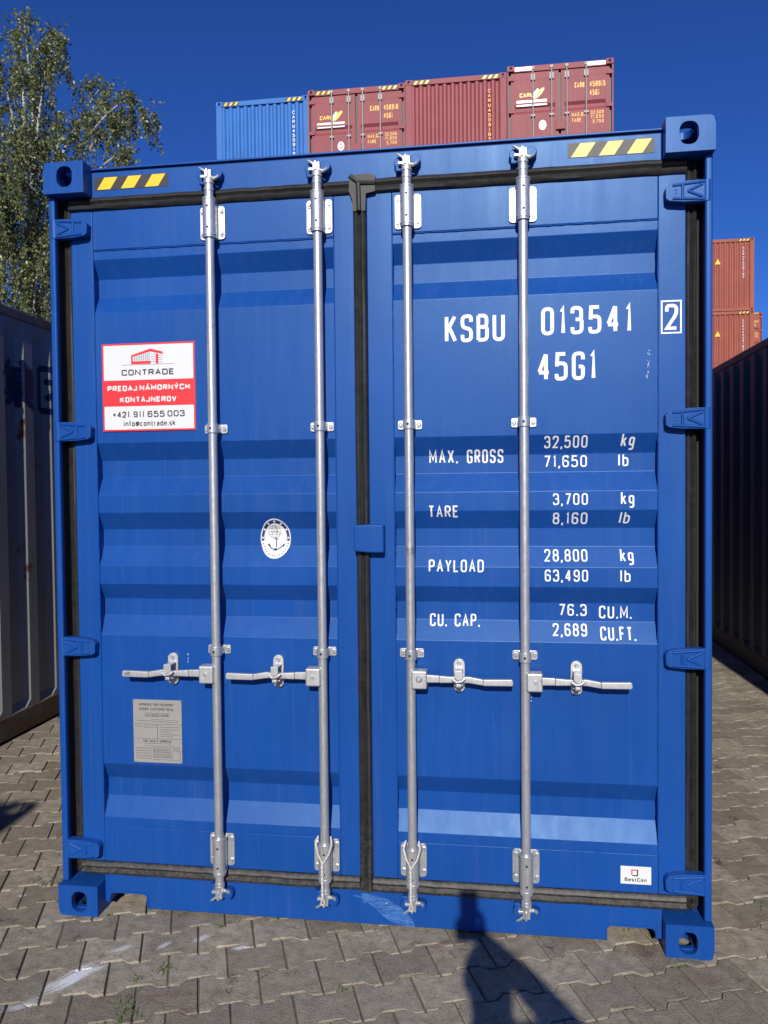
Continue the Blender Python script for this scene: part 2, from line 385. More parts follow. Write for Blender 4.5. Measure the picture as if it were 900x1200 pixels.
# ------------------------------------------------------------------ container building blocks
W2, H = 1.219, 2.896
def holed_plate(mb, o, u, v, w, h, cu, cv, a, b, th, nrm, n=32, rc=0.0, p=2.6):
    """w x h plate at o spanned by u, v with an oval opening, thickness th along -nrm; rc rounds the corner at (0,h)"""
    o, u, v, nrm = Vector(o), Vector(u), Vector(v), Vector(nrm)
    outer, inner = [], []
    for i in range(n):
        t = 2*math.pi*(i+0.5)/n; c, s_ = math.cos(t), math.sin(t)
        r = (abs(c)**p + abs(s_)**p)**(-1/p)
        inner.append((cu+a*r*c, cv+b*r*s_))
        # ray to rectangle
        kx = ((w-cu) if c > 0 else cu)/max(abs(c), 1e-9); kz = ((h-cv) if s_ > 0 else cv)/max(abs(s_), 1e-9)
        kk = min(kx, kz); outer.append([cu+c*kk, cv+s_*kk])
    for cx, cz in ((0,0),(w,0),(w,h),(0,h)):                    # snap the nearest sample to each corner
        j = min(range(n), key=lambda i: (outer[i][0]-cx)**2+(outer[i][1]-cz)**2); outer[j] = [cx, cz]
    if rc:
        for q in outer:
            dx, dz = q[0]-rc, q[1]-(h-rc)
            if dx < 0 and dz > 0:
                L = math.hypot(dx, dz)
                if L > rc: q[0] = rc+dx*rc/L; q[1] = h-rc+dz*rc/L
    P = lambda q, d: o+u*q[0]+v*q[1]-nrm*d
    vs = [P(q, 0) for q in outer]+[P(q, 0) for q in inner]+[P(q, th) for q in inner]+[P(q, th) for q in outer]
    fs = []
    for i in range(n):
        j = (i+1) % n
        fs += [(i, j, n+j, n+i), (n+i, n+j, 2*n+j, 2*n+i), (2*n+i, 2*n+j, 3*n+j, 3*n+i), (3*n+i, 3*n+j, j, i)]
    mb.add(vs, fs)
def casting_mesh(name, right, top, mat):
    """corner fitting as a hollow steel block: end, side and top openings"""
    mb = MB(); w, hh, d = .162, .118, .178
    # built for the left-hand top corner, local origin at its outer front top corner, x inward, z down -> mirrored afterwards
    holed_plate(mb, (0,0,-hh), (1,0,0), (0,0,1), w, hh, .086, .062, .032, .039, .026, (0,-1,0), rc=.02)
    holed_plate(mb, (0,.0261,-hh), (0,1,0), (0,0,1), d-.0261, hh, .063, .06, .026, .04, .026, (-1,0,0))
    holed_plate(mb, (.0261,.0261,0), (1,0,0), (0,1,0), w-.0261, d-.0261, .06, .063, .031, .045, .024, (0,0,1))
    mb.box(w-.02, w, .0262, d, -hh, -.0242)
    mb.box(.0262, w-.0202, d-.02, d, -hh, -.0242)
    mb.box(.0262, w-.0202, .0262, d-.0202, -hh, -hh+.02)
    sx = -1 if right else 1; sz = 1 if top else -1
    vs = [(v[0]*sx, v[1], v[2]*sz) for v in mb.v]
    me = mesh_of(name, vs, mb.f, mat)
    bm = bmesh.new(); bm.from_mesh(me); bmesh.ops.recalc_face_normals(bm, faces=bm.faces); bm.to_mesh(me); bm.free()
    return me
_cast = {}
def castings(parent, mat, L, front_only=False):
    for right in (0, 1):
        for top in (0, 1):
            key = (right, top, mat.name)
            if key not in _cast: _cast[key] = casting_mesh('corner_casting', right, top, mat)
            z = H if top else 0.0
            link('corner_casting', _cast[key], parent, (W2 if right else -W2, 0, z))
            if not front_only:
                link('corner_casting', _cast[key], parent, (-W2 if right else W2, L, z), (0, 0, math.pi))
def corr_profile(L0, L1, pitch, depth, a=None, sl=None):
    """(pos, inset) along a wall"""
    n = max(1, round((L1-L0)/pitch)); p = (L1-L0)/n; sl = sl or p*0.22; fl = p/2-sl; pts = []; y = L0
    for i in range(n):
        pts += [(y, 0), (y+fl, 0), (y+fl+sl, depth), (y+2*fl+sl, depth)]; y += p
    pts.append((L1, 0)); return pts
def corr_wall(mb, prof, z0, z1, along_y, base, sgn, taper=0.0):
    """vertical corrugated sheet. along_y: runs along y at x=base, inset towards -sgn*x; else runs along x at y=base, inset towards +y"""
    rows = [z0, z0+0.05, z1-taper, z1] if taper else [z0, z1]
    vs = []
    for z in rows:
        for p, d in prof:
            dd = d if (not taper or z in rows[1:3]) else 0.0
            vs.append((base-sgn*dd, p, z) if along_y else (p, base+dd, z))
    n = len(prof); fs = []
    for r in range(len(rows)-1):
        for i in range(n-1): fs.append((r*n+i, r*n+i+1, (r+1)*n+i+1, (r+1)*n+i))
    mb.add(vs, fs)
_shell = {}
def shell(parent, mat, railmat, L, pitch=0.278, depth=0.036, taper=0.08, sl=None, front_wall=False, posts=True):
    """rails, posts, side walls, roof and rear wall of one container; meshes are shared between alike ones"""
    key = (mat.name, railmat.name, L, pitch, front_wall, posts)
    if key not in _shell:
        D = {}
        def bx(nm, mt, *b, bevel=.004):
            q = MB(); [q.box(*x) for x in b]; D.setdefault(nm, []).append(mesh_of(nm, q.v, q.f, mt, bevel))
        for sx in (-1, 1):
            e0, e1 = sorted((sx*(W2-.002), sx*(W2-.06)))
            bx('top_rail', railmat, (e0, e1, .179, L-.179, H-.075, H-.012))
            bx('bottom_rail', railmat, (e0, e1, .179, L-.179, .018, .165))
            if posts: bx('corner_post', mat, (*sorted((sx*W2, sx*(W2-.15))), .125, .17, .1185, H-.1185))
            bx('corner_post', mat, (*sorted((sx*W2, sx*(W2-.15))), L-.12, L-.006, .1185, H-.1185))
            q = MB(); corr_wall(q, corr_profile(.172, L-.12, pitch, depth, sl=sl), .166, H-.076, True, sx*(W2-.012), sx, taper)
            D.setdefault('side_wall', []).append(mesh_of('side_wall', q.v, q.f, mat))
        q = MB(); pr = [(p, d*0.5) for p, d in corr_profile(.18, L-.12, .21, .03)]
        vs = []; n = len(pr)
        for x in (-W2+.0605, W2-.0605): vs += [(x, p, H-.02-d) for p, d in pr]
        q.add(vs, [(i, n+i, n+i+1, i+1) for i in range(n-1)]); D['roof'] = [mesh_of('roof', q.v, q.f, mat)]
        q = MB(); q.box(-W2+.061, W2-.061, .2, L-.2, .09, .15); D['floor'] = [mesh_of('floor', q.v, q.f, M['dark'])]
        for end in ((0, 1) if front_wall else (1,)):
            y = .03 if end == 0 else L-.05
            q = MB(); corr_wall(q, corr_profile(-W2+.155, W2-.155, .2, .04), .13, H-.13, False, y, 1); D.setdefault('end_wall', []).append(mesh_of('end_wall', q.v, q.f, mat))
            y0, y1 = (.012, .1) if end == 0 else (L-.09, L-.012)
            bx('end_rail', mat, (-W2+.1625, W2-.1625, y0, y1, H-.13, H-.008)); bx('end_rail', mat, (-W2+.1625, W2-.1625, y0, y1, .014, .13))
            if end == 0:
                for sx in (-1, 1): bx('corner_post', mat, (*sorted((sx*W2, sx*(W2-.154))), .008, .12, .1185, H-.1185))
        _shell[key] = D
    for nm, lst in _shell[key].items():
        for me in lst: link(nm, me, parent)
def ground_empty(name, x, y, z, label, group=None, rz=0): return empty(name, (x, y, z), rz, label, 'container', group)
# ------------------------------------------------------------------ ground
ANG = R(21.2); UX, UY = math.cos(ANG), math.sin(ANG); VX, VY = math.sin(ANG), -math.cos(ANG)
def ground_mat():
    mt, t, bs = nodes('ground_sand'); v = coords(t)
    n1 = noise(t, v, 90, 4, 0.7); n2 = noise(t, v, 1.3, 5)
    c = mixc(t, ramp(t, n1, 0.3, 0.7), (0.10, 0.082, 0.058), (0.24, 0.20, 0.145)); c = mixc(t, ramp(t, n2, 0.4, 0.7), c, (0.13, 0.11, 0.08))
    c = mixc(t, ramp(t, noise(t, v, 7, 5), 0.60, 0.68), c, (0.045, 0.055, 0.018))
    t.links.new(c, bs.inputs['Base Color']); bs.inputs['Roughness'].default_value = 0.95; bump(t, bs, n1, 0.5, 0.004); return mt
def paver_mat(name, rnd_attr):
    mt, t, bs = nodes(name)
    geo = t.nodes.new('ShaderNodeNewGeometry'); pos = geo.outputs['Position']
    if rnd_attr:
        at = t.nodes.new('ShaderNodeAttribute'); at.attribute_name = 'rnd'; rnd = at.outputs['Fac']
    else: rnd = t.nodes.new('ShaderNodeObjectInfo').outputs['Random']
    n1 = noise(t, pos, 3.2, 6, 0.6); n2 = noise(t, pos, 170, 4, 0.75); n3 = noise(t, pos, 22, 6, 0.65); n4 = noise(t, pos, 0.9, 4)
    c = mixc(t, rnd, (0.28, 0.243, 0.180), (0.54, 0.475, 0.36))
    c = mixc(t, ramp(t, n3, 0.35, 0.7), mixc(t, 0.62, c, (0.13, 0.105, 0.075)), c)
    c = mixc(t, mathn(t, 'MULTIPLY', ramp(t, n1, 0.50, 0.68), 0.55), c, (0.19, 0.16, 0.12))
    c = mixc(t, mathn(t, 'MULTIPLY', ramp(t, n4, 0.5, 0.7), 0.4), c, (0.31, 0.275, 0.215))
    n5 = noise(t, pos, 5.5, 7, 0.75, 0.8)
    c = mixc(t, mathn(t, 'MULTIPLY', ramp(t, n5, 0.57, 0.69), 0.7), c, (0.17, 0.095, 0.05))        # rust
    n6 = noise(t, pos, 8.3, 6, 0.7, 0.4)
    c = mixc(t, mathn(t, 'MULTIPLY', ramp(t, n6, 0.61, 0.69), 0.8), c, (0.055, 0.038, 0.028))      # oil spots
    c = mixc(t, ramp(t, n2, 0.25, 0.8), [0]*3, c) if False else mixc(t, mathn(t, 'MULTIPLY', ramp(t, n2, 0.52, 0.75), 0.75), c, (0.46, 0.42, 0.35))
    c = mixc(t, mathn(t, 'MULTIPLY', ramp(t, n2, 0.48, 0.28), 0.8), c, (0.06, 0.05, 0.04))
    # smears of white paint with their own shapes
    def smear(x, y, ang, lx, ly, amount, sc):
        mp = t.nodes.new('ShaderNodeMapping'); mp.vector_type = 'TEXTURE'
        mp.inputs['Location'].default_value = (x, y, 0); mp.inputs['Rotation'].default_value = (0, 0, ang); mp.inputs['Scale'].default_value = (lx, ly, 1)
        t.links.new(pos, mp.inputs[0])
        ln = t.nodes.new('ShaderNodeVectorMath'); ln.operation = 'LENGTH'; t.links.new(mp.outputs[0], ln.inputs[0])
        m2 = t.nodes.new('ShaderNodeMapping'); m2.inputs['Scale'].default_value = (0.6, 5, 1); t.links.new(mp.outputs[0], m2.inputs[0])
        nn = noise(t, m2.outputs[0], sc, 6, 0.7, 0.6)
        f = mathn(t, 'ADD', ramp(t, ln.outputs['Value'], 1.0, 0.0), mathn(t, 'MULTIPLY', mathn(t, 'SUBTRACT', nn, 0.5), 2.6))
        edge = ramp(t, ln.outputs['Value'], 1.15, 0.9)
        return mathn(t, 'MULTIPLY', mathn(t, 'MULTIPLY', ramp(t, f, 0.38, 0.62), edge), amount)
    for a in ((-.945, -.37, R(58), .18, .058, 1.0, 2.6), (-1.03, -.53, R(35), .10, .03, .5, 2.5), (-.86, -.19, R(40), .07, .022, .6, 3), (-.60, -.09, R(50), .06, .025, .7, 3), (-.44, -.13, R(20), .05, .02, .7, 3), (-.72,-.15,R(60),.05,.02,.6,3), (-1.45, .12, R(30), .03, .015, .9, 2)):
        c = mixc(t, smear(*a), c, (0.78, 0.79, 0.80))
    t.links.new(c, bs.inputs['Base Color'])
    bs.inputs['Roughness'].default_value = 0.9; bs.inputs['Specular IOR Level'].default_value = 0.3
    hh = mathn(t, 'ADD', n2, mathn(t, 'MULTIPLY', n3, 1.2)); bump(t, bs, hh, 0.9, 0.005); return mt
gm = ground_mat()
gr = MB(); S_ = 900; gr.add([(-S_,-S_,-.007),(S_,-S_,-.007),(S_,S_,-.007),(-S_,S_,-.007)], [(0,1,2,3)])
ground = tag(gr.build('ground', gm), kind='structure')
M['paver'] = paver_mat('concrete_paver', False); M['paverstuff'] = paver_mat('concrete_paver_far', True)
def paver_geo(rg, z_side=-.014):
    a, g_ = .0145, .0027
    top = [(-.1,.0825+a),(-.063,.0825+a),(-.037,.0825-a),(.037,.0825-a),(.063,.0825+a),(.1,.0825+a)]
    out = top + [(-x, -y) for x, y in top]          # clockwise in uv; uv is left-handed on the ground so this faces up
    cx = [(x - math.copysign(g_, x)*(1 if abs(x) > .09 else 0), y - math.copysign(g_, y)) for x, y in out]
    def ins(d, z, j): return [(x*(1-d/.1)+rg.uniform(-j, j), y*(1-d/.083)+rg.uniform(-j, j), z+rg.uniform(-j, j)*0.4) for x, y in cx]
    n = 12
    A = ins(.0038, 0, .0016); B = ins(.0008, -.0032, .0008); C = ins(-.0004, z_side, .0)
    fs = [tuple(range(n))] + [(i, n+i, n+(i+1) % n, (i+1) % n) for i in range(n)] + [(n+i, 2*n+i, 2*n+(i+1) % n, n+(i+1) % n) for i in range(n)]
    return A+B+C, fs
rg = random.Random(3)
VAR = [paver_geo(rg) for _ in range(8)]
pave_meshes = []
for V_, F_ in VAR:
    vs = [(u*UX+v*VX, u*UY+v*VY, z) for u, v, z in V_]
    me = bpy.data.meshes.new('paver'); me.from_pydata(vs, [], F_); me.materials.append(M['paver'])
    bm = bmesh.new(); bm.from_mesh(me); bmesh.ops.recalc_face_normals(bm, faces=bm.faces)
    if max(bm.faces, key=lambda f: f.calc_area()).normal.z < 0: bmesh.ops.reverse_faces(bm, faces=bm.faces)
    bm.to_mesh(me); bm.free(); pave_meshes.append(me)
def seen(x, y):
    """how large a paver at (x, y) shows in the photograph (0: hidden)"""
    d = Vector((x, y, 0))-CAM; zz = d.dot(fw)
    if zz < .3: return 0
    px = 450+941.8*d.dot(rt2)/zz; py = 600-941.8*d.dot(up2)/zz
    if not (-12 < px < 912 and -10 < py < 1216): return 0
    if y > .5:                                        # behind the big container?
        tt = (0.1-CAM.y)/(y-CAM.y); X = CAM.x+(x-CAM.x)*tt; Z = CAM.z*(1-tt)
        if abs(X) < 1.18 and Z > .1: return 0
    if x > 2.71 and y > .2 or x < -2.72 and y > 0: return 0
    if abs(x) < 1.1 and y > .6: return 0
    return 1/(zz*zz)
cells = []
v0, u0 = -.131, -.305
for r_ in range(-95, 30):
    for c_ in range(-48, 48):
        u = u0 + .2*c_ + (.1 if r_ % 2 else 0); v = v0+.165*r_
        x, y = u*UX+v*VX, u*UY+v*VY
        if -6 < x < 6.2 and -4.5 < y < 13: cells.append((seen(x, y), x, y))
cells.sort(key=lambda c: -c[0])
for i, (s_, x, y) in enumerate(cells[:300]):
    o = link('paver', pave_meshes[i % 8], ground, (x, y, rg.uniform(-.0018, .0012)), (rg.uniform(-.012, .012), rg.uniform(-.012, .012), rg.uniform(-.009, .009) + (math.pi if rg.random() < .5 else 0)))
import numpy as np
nv = len(VAR[0][0]); base = [np.array([v.co[:] for v in me.vertices]) for me in pave_meshes]
fl = [[tuple(p.vertices) for p in me.polygons] for me in pave_meshes]
vv, ff, rr = [], [], []
for i, (s_, x, y) in enumerate(cells[300:]):
    b = base[i % 8].copy(); 
    if rg.random() < .5: b[:, :2] *= -1
    b[:, 2] += rg.uniform(-.0018, .0012) + b[:, 0]*rg.uniform(-.008, .008) + b[:, 1]*rg.uniform(-.008, .008)
    b[:, 0] += x; b[:, 1] += y; vv.append(b); n0 = i*nv
    ff += [tuple(q+n0 for q in f) for f in fl[i % 8]]; rr += [rg.random()]*nv
me = bpy.data.meshes.new('pavers'); me.from_pydata(np.concatenate(vv).tolist(), [], ff); me.materials.append(M['paverstuff'])
at = me.attributes.new('rnd', 'FLOAT', 'POINT'); at.data.foreach_set('value', rr)
tag(link('pavers', me, ground), kind='stuff')
# ------------------------------------------------------------------ the blue container
L40 = 12.192
box_ = ground_empty('shipping_container', 0, 0, 0, 'large glossy blue shipping container with closed double doors and white weight lettering')
castings(box_, M['blue'], L40)
shell(box_, M['blue_side'], M['blue_side'], L40, posts=True)
B = M['blue']
# J-bars carrying the hinges, outer edge of each corner post
for sx in (-1, 1):
    mb = MB(); x0, x1 = sorted((sx*1.193, sx*1.2185)); mb.box(x0, x1, .03, .060, .1185, H-.1185)
    mb.build('hinge_post', B, box_, bevel=.007, seg=3)
    mb = MB(); x0, x1 = sorted((sx*1.1945, sx*1.2165)); mb.box(x0, x1, .0602, .1245, .1187, H-.1187); mb.build('post_shade_strip', M['dark'], box_)  # near-black strip: shade on the post's inner side put into the colour
# header and sill
mb = MB(); mb.box(-1.0565, 1.0565, .062, .2, 2.745, 2.873); mb.build('door_header', B, box_, bevel=.005)
mb = MB(); mb.box(-1.0565, 1.0565, .070, .2, 2.8732, 2.8795); mb.build('header_shade_line', M['dark'], box_)  # near-black filler paints the shade line under the roof lip
mb = MB(); mb.box(-1.0565, 1.0565, .059, .22, 2.8798, 2.8875); mb.build('roof_lip', B, box_, bevel=.002)
mb = MB()
def arc(cx, cz, r, a0, a1, n=5): return [(cx+r*math.cos(R(a0+(a1-a0)*i/n)), cz+r*math.sin(R(a0+(a1-a0)*i/n))) for i in range(n+1)]
ol = [(-1.0565,.03),(-1.0365,.03)] + arc(-1.0165,.052,.02,180,90) + arc(-.90,.052,.02,90,0) + [(-.88,.012),(.862,.012)] + arc(.882,.05,.02,180,90) + arc(1.0165,.05,.02,90,0) + [(1.0365,.03),(1.0565,.03),(1.0565,.15),(-1.0565,.15)]
mb.prism(ol, .062, .17); mb.build('door_sill', B, box_, bevel=.003)
mb = MB(); mb.tube([(-1.04, .0615, .03)]+[(x, .0615, z) for x, z in arc(-1.0165,.052,.02,180,90)+arc(-.90,.052,.02,90,0)]+[(-.88,.0615,.014)], .004, 6); mb.build('sill_edge_bead', B, box_, smooth=True); mb = MB()
mb.tube([(.862, .0615, .014)]+[(x, .0615, z) for x, z in arc(.882,.05,.02,180,90)+arc(1.0165,.05,.02,90,0)]+[(1.0365,.0615,.03)], .004, 6)
mb.build('sill_edge_bead', B, box_, smooth=True)
# dark inner frame behind the gaskets
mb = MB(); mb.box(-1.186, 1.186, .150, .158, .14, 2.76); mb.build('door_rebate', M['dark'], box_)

def gasket_strip(mb, x0, x1, z0, z1, vertical, y=.066):
    prof = [(0,.03),(0.0,-.004),(.12,-.011),(.30,-.014),(.42,-.008),(.50,-.005),(.58,-.009),(.72,-.016),(.88,-.013),(1,-.004),(1,.03)]
    vs = []
    if vertical:
        nz = 24
        for i in range(nz+1):
            z = z0+(z1-z0)*i/nz; j = random.uniform(-.0012, .0012)
            vs += [(x0+(x1-x0)*a+j, y+b+random.uniform(-.0006,.0006), z) for a, b in prof]
    else:
        nz = 24
        for i in range(nz+1):
            x = x0+(x1-x0)*i/nz; j = random.uniform(-.0012, .0012)
            vs += [(x, y+b+random.uniform(-.0006,.0006), z1-(z1-z0)*a+j) for a, b in prof]
    n = len(prof); mb.add(vs, [(i*n+k_, i*n+k_+1, (i+1)*n+k_+1, (i+1)*n+k_) for i in range(nz) for k_ in range(n-1)])
doors = {}
for side, (x0, x1, p0, p1) in {'l': (-1.148, -.034, -1.058, -.110), 'r': (.014, 1.137, .108, 1.0445)}.items():
    mb = MB()
    mb.box(x0, p0, .066, .125, .190, 2.728); mb.box(p1, x1, .066, .125, .190, 2.728)
    mb.box(p0, p1, .0663, .125, BREAK[0][0], 2.728); mb.box(p0, p1, .0663, .125, .190, BREAK[-1][0])
    d = mb.build('door', B, box_, bevel=.0035, seg=2); doors[side] = d
    # corrugated skin with slightly wavy sheet
    nx = 14; rows = []
    for (za, a), (zb, b) in zip(BREAK, BREAK[1:]):
        nn = max(1, int((za-zb)/.12)); rows += [za+(zb-za)*i/nn for i in range(nn)]
    rows.append(BREAK[-1][0]); vs = []
    for z in rows:
        for i in range(nx+1):
            x = p0-.0005+(p1-p0+.001)*i/nx
            wob = .0016*math.sin(3.1*x+2.3*z+.7)*math.sin(5*z+x)
            vs.append((x, ydoor(min(max(z, BREAK[-1][0]+1e-5), BREAK[0][0]-1e-5))+wob*0.6+.0004, z))
    n = nx+1; mb = MB(); mb.add(vs, [(r*n+i, (r+1)*n+i, (r+1)*n+i+1, r*n+i+1) for r in range(len(rows)-1) for i in range(nx)])
    # soften bends a touch
    o = mb.build('corrugated_panel', B, d, bevel=0)
    bm = bmesh.new(); bm.from_mesh(o.data)
    es = [e for e in bm.edges if len(e.link_faces) == 2 and e.calc_face_angle(0) > R(20)]
    bmesh.ops.bevel(bm, geom=es, offset=.002, segments=2, profile=.5, affect='EDGES'); bm.to_mesh(o.data); bm.free(); weighted(o.data)
    # weld beads round the skin
    mb = MB()
    def bead(a, b_, nseg):
        pts = [Vector(a).lerp(Vector(b_), i/nseg)+Vector((random.uniform(-1,1)*.0007, 0, random.uniform(-1,1)*.0007)) for i in range(nseg+1)]
        mb.tube(pts, [random.uniform(.0016,.0032) for _ in pts], 6)
    for z in (BREAK[0][0]-.002, BREAK[-1][0]+.001): bead((p0, .0672, z), (p1, .0672, z), 60)
    bead((p0, .0672, .34), (p0, .0672, 2.57), 120); bead((p1, .0672, .34), (p1, .0672, 2.57), 120)
    mb.build('weld_bead', B, d, smooth=True)
    # rubber gasket
    mb = MB()
    if side == 'l':
        gasket_strip(mb, -1.184, -1.149, .14, 2.765, True, .088); gasket_strip(mb, -1.149, -.036, 2.727, 2.777, False); gasket_strip(mb, -1.149, -.036, .139, .190, False)
    else:
        gasket_strip(mb, -.033, .014, .139, 2.775, True, .062); gasket_strip(mb, .0145, 1.138, 2.727, 2.780, False); gasket_strip(mb, .0145, 1.138, .137, .190, False)
        gasket_strip(mb, 1.138, 1.176, .14, 2.765, True, .086)
        mb.prism([(-.047,2.735),(-.034,2.70),(-.034,2.66),(.013,2.66),(.016,2.722),(.050,2.728),(.050,2.784),(.028,2.794),(-.044,2.790)], .044, .061)
        mb.tube([(-.042,.045,2.787),(-.012,.042,2.762),(-.010,.042,2.66)], .009, 8); mb.tube([(-.012,.042,2.762),(.050,.045,2.758)], .009, 8)
    mb.build('gasket', M['rubber'], d, smooth=True)
    mb = MB(); mb.box(*sorted(((-1.1925, -1.1485) if side == 'l' else (1.1375, 1.1925))), .108, .118, .1385, 2.777); mb.build('gasket_flap_shade', M['dark'], d)  # black strip: part rubber flap, part recess shade put into the colour
    # hinges
    sx = -1 if side == 'l' else 1
    for hz in (2.655, 1.879, 1.044, .247):
        mb = MB(); xa = sx*1.064
        mb.cyl((sx*1.2005, .046, hz-.036), (sx*1.2005, .046, hz+.036), .0195, 20)
        ol = [(1.064,-.022),(1.075,-.030),(1.12,-.035),(1.196,-.037),(1.196,.037),(1.14,.036),(1.10,.032),(1.072,.025),(1.062,.014)]
        pts = [(sx*x, hz+z) for x, z in ol]
        mb.prism(pts, .030, .064)
        for a, b_ in (((1.185,.022),(1.135,.0)), ((1.135,.0),(1.185,-.022)), ((1.118,.024),(1.118,-.024)), ((1.190,.030),(1.085,.021)), ((1.190,-.030),(1.085,-.023))):
            mb.tube([(sx*a[0], .030, hz+a[1]), (sx*b_[0], .030, hz+b_[1])], .0055, 6)
        for q in (-.006, .006): mb.box(*sorted((sx*1.092, sx*1.102)), .0285, .031, hz+q-.0022, hz+q+.0022)
        mb.build('hinge', B, d, bevel=.0025)

# ------------------------------------------------------------------ locking rods with brackets, guides and cams
RODY = .026
def bolt(mb, x, y, z, r=.0085):
    mb.cyl((x, y, z), (x, y-.004, z), r*1.15, 6); mb.cyl((x, y-.004, z), (x, y-.0085, z), r*.85, 12, r2=r*.5)
def rrect(x0, x1, z0, z1, r, n=4): return arc(x0+r,z0+r,r,180,270,n)+arc(x1-r,z0+r,r,270,360,n)+arc(x1-r,z1-r,r,0,90,n)+arc(x0+r,z1-r,r,90,180,n)
_b = MB(); bolt(_b, 0, 0, 0); BOLT = mesh_of('bolt', _b.v, _b.f, M['galv'])
_b = MB(); _b.cyl((0,0,0), (0,-.0013,0), .0042, 12); HOLE = mesh_of('grease_hole', _b.v, _b.f, M['dark'])
RODS = [(-.572, -1), (-.161, -1), (.168, 1), (.579, 1)]
for ri, (rx, dirn) in enumerate(RODS):
    dr = 'l' if dirn < 0 else 'r'
    mb = MB(); mb.cyl((rx, RODY, .135), (rx, RODY, 2.795), .0165, 24)
    for z in (.150, 2.765): mb.cyl((rx, RODY, z-.006), (rx, RODY, z+.006), .0185, 24)
    rod = mb.build('locking_rod', M['galv'], box_, bevel=.0012, smooth=True)
    for top, zc in ((1, 2.652), (0, .268)):
        mb = MB(); mb.prism(rrect(rx-.0485, rx+.0485, zc-.062, zc+.062, .012), .059, .0655)
        br = mb.build('rod_bracket', M['zinc'] if top else M['galv'], rod, bevel=.0012)
        mb = MB(); z0, z1 = (zc-.066, zc+.082) if top else (zc-.085, zc+.060)
        mb.cyl((rx, RODY, z0), (rx, RODY, z1), .0245, 28); mb.box(rx-.021, rx+.021, RODY, .0592, z0+.006, z1-.006)
        for z in (z0+.012, z1-.004): mb.cyl((rx, RODY, z-.004), (rx, RODY, z+.003), .0262, 28)
        mb.build('bearing_sleeve', M['galv'], rod, bevel=.0012, smooth=True)
        for q in (z0+.035, z1-.035): link('grease_hole', HOLE, rod, (rx+.001, RODY-.0240, q))
        for ax in (-.0375, .0375):
            for az in (-.042, .042): link('bolt', BOLT, rod, (rx+ax, .059, zc+az))
    for zc in (1.879, 1.040):
        mb = MB(); mb.prism(rrect(rx-.045, rx+.045, zc-.017, zc+.017, .007), .0625, .0675)
        mb.box(rx-.0215, rx+.0215, RODY, .063, zc-.013, zc+.013); mb.cyl((rx, RODY, zc-.0175), (rx, RODY, zc+.0175), .0215, 24)
        mb.build('rod_guide', M['galv'], rod, bevel=.0015)
        mb = MB(); mb.cyl((rx-.002, RODY-.0213, zc), (rx-.002, RODY-.0224, zc), .0045, 12); mb.build('guide_hole', M['dark'], rod)
        for a in (-.034, .034): link('bolt', BOLT, rod, (rx+a, .0625, zc))
    # cams: forged claws gripping the keepers on header and sill
    for top in (1, 0):
        sz = 1 if top else -1; zb = 2.795 if top else .135; mr = -dirn if (ri in (1, 3)) else dirn
        mb = MB()
        mb.cyl((rx, RODY, zb-.01*sz), (rx, RODY, zb+.012*sz), .020, 18, r2=.017)
        mb.box(rx-.013, rx+.013, RODY-.014, RODY+.012, *sorted((zb+.008*sz, zb+.040*sz)))
        mb.box(rx-.030, rx-.011, RODY-.010, RODY+.010, *sorted((zb+.012*sz, zb+.022*sz)))
        mb.tube([(rx+.008, RODY-.006, zb+.012*sz), (rx+.024, RODY-.010, zb+.006*sz), (rx+.036, RODY-.004, zb+.014*sz), (rx+.036, RODY, zb+.022*sz)], [.009, .0075, .006, .005], 8)
        mb.tube([(rx-.010, RODY-.006, zb+.034*sz), (rx-.026, RODY-.006, zb+.046*sz), (rx-.036, RODY-.002, zb+.052*sz)], [.007, .005, .004], 8)
        mb.box(rx-.006, rx+.002, RODY-.022, RODY-.010, *sorted((zb+.010*sz, zb+.042*sz)))
        mb.build('locking_cam', M['galv'] if not top else M['zinc'], rod, bevel=.003)
        mb = MB()
        mb.prism(arc(rx-.028, zb+.026*sz, .020, 0, 330, 12)[:-1], .034, .0625); mb.box(rx-.042, rx-.020, .034, .0626, *sorted((zb+.012*sz, zb-.006*sz)))
        mb.build('cam_keeper', B, box_, bevel=.003); mb = MB(); mb.prism(arc(rx+.029, zb+.028*sz, .021, 0, 330, 12)[:-1], .030, .0625)
        mb.build('cam_keeper', B, box_, bevel=.003)
# seal cables looped over the two inner rods
for rx in (-.161, .168):
    mb = MB()
    zt = .352
    loop = [(rx-.024, .020, zt+.004), (rx-.030, .004, zt-.02), (rx-.020, -.003, zt-.055), (rx-.004, -.006, zt-.085)]
    loop2 = [(rx+.024, .020, zt+.004), (rx+.030, .004, zt-.02), (rx+.020, -.003, zt-.055), (rx+.000, -.006, zt-.085)]
    ov = [(rx-.024, .020, zt+.004), (rx-.014, .002, zt+.010), (rx, -.004, zt+.011), (rx+.014, .002, zt+.010), (rx+.024, .020, zt+.004)]
    for L_ in (loop, loop2): mb.tube(L_, .0036, 6)
    for ph in (0, math.pi):
        mb.tube([(rx-.003+.0028*math.cos(ph+i*.9), -.007+.0028*math.sin(ph+i*.9), zt-.085-i*.0042) for i in range(33)], .0030, 6)
    mb.tube([(rx-.006, -.007, zt-.22), (rx-.010, -.006, zt-.238), (rx-.002, -.006, zt-.246), (rx+.004, -.006, zt-.232), (rx, -.007, zt-.22)], .0034, 6)
    mb.build('seal_cable', M['rope'], box_, smooth=True)
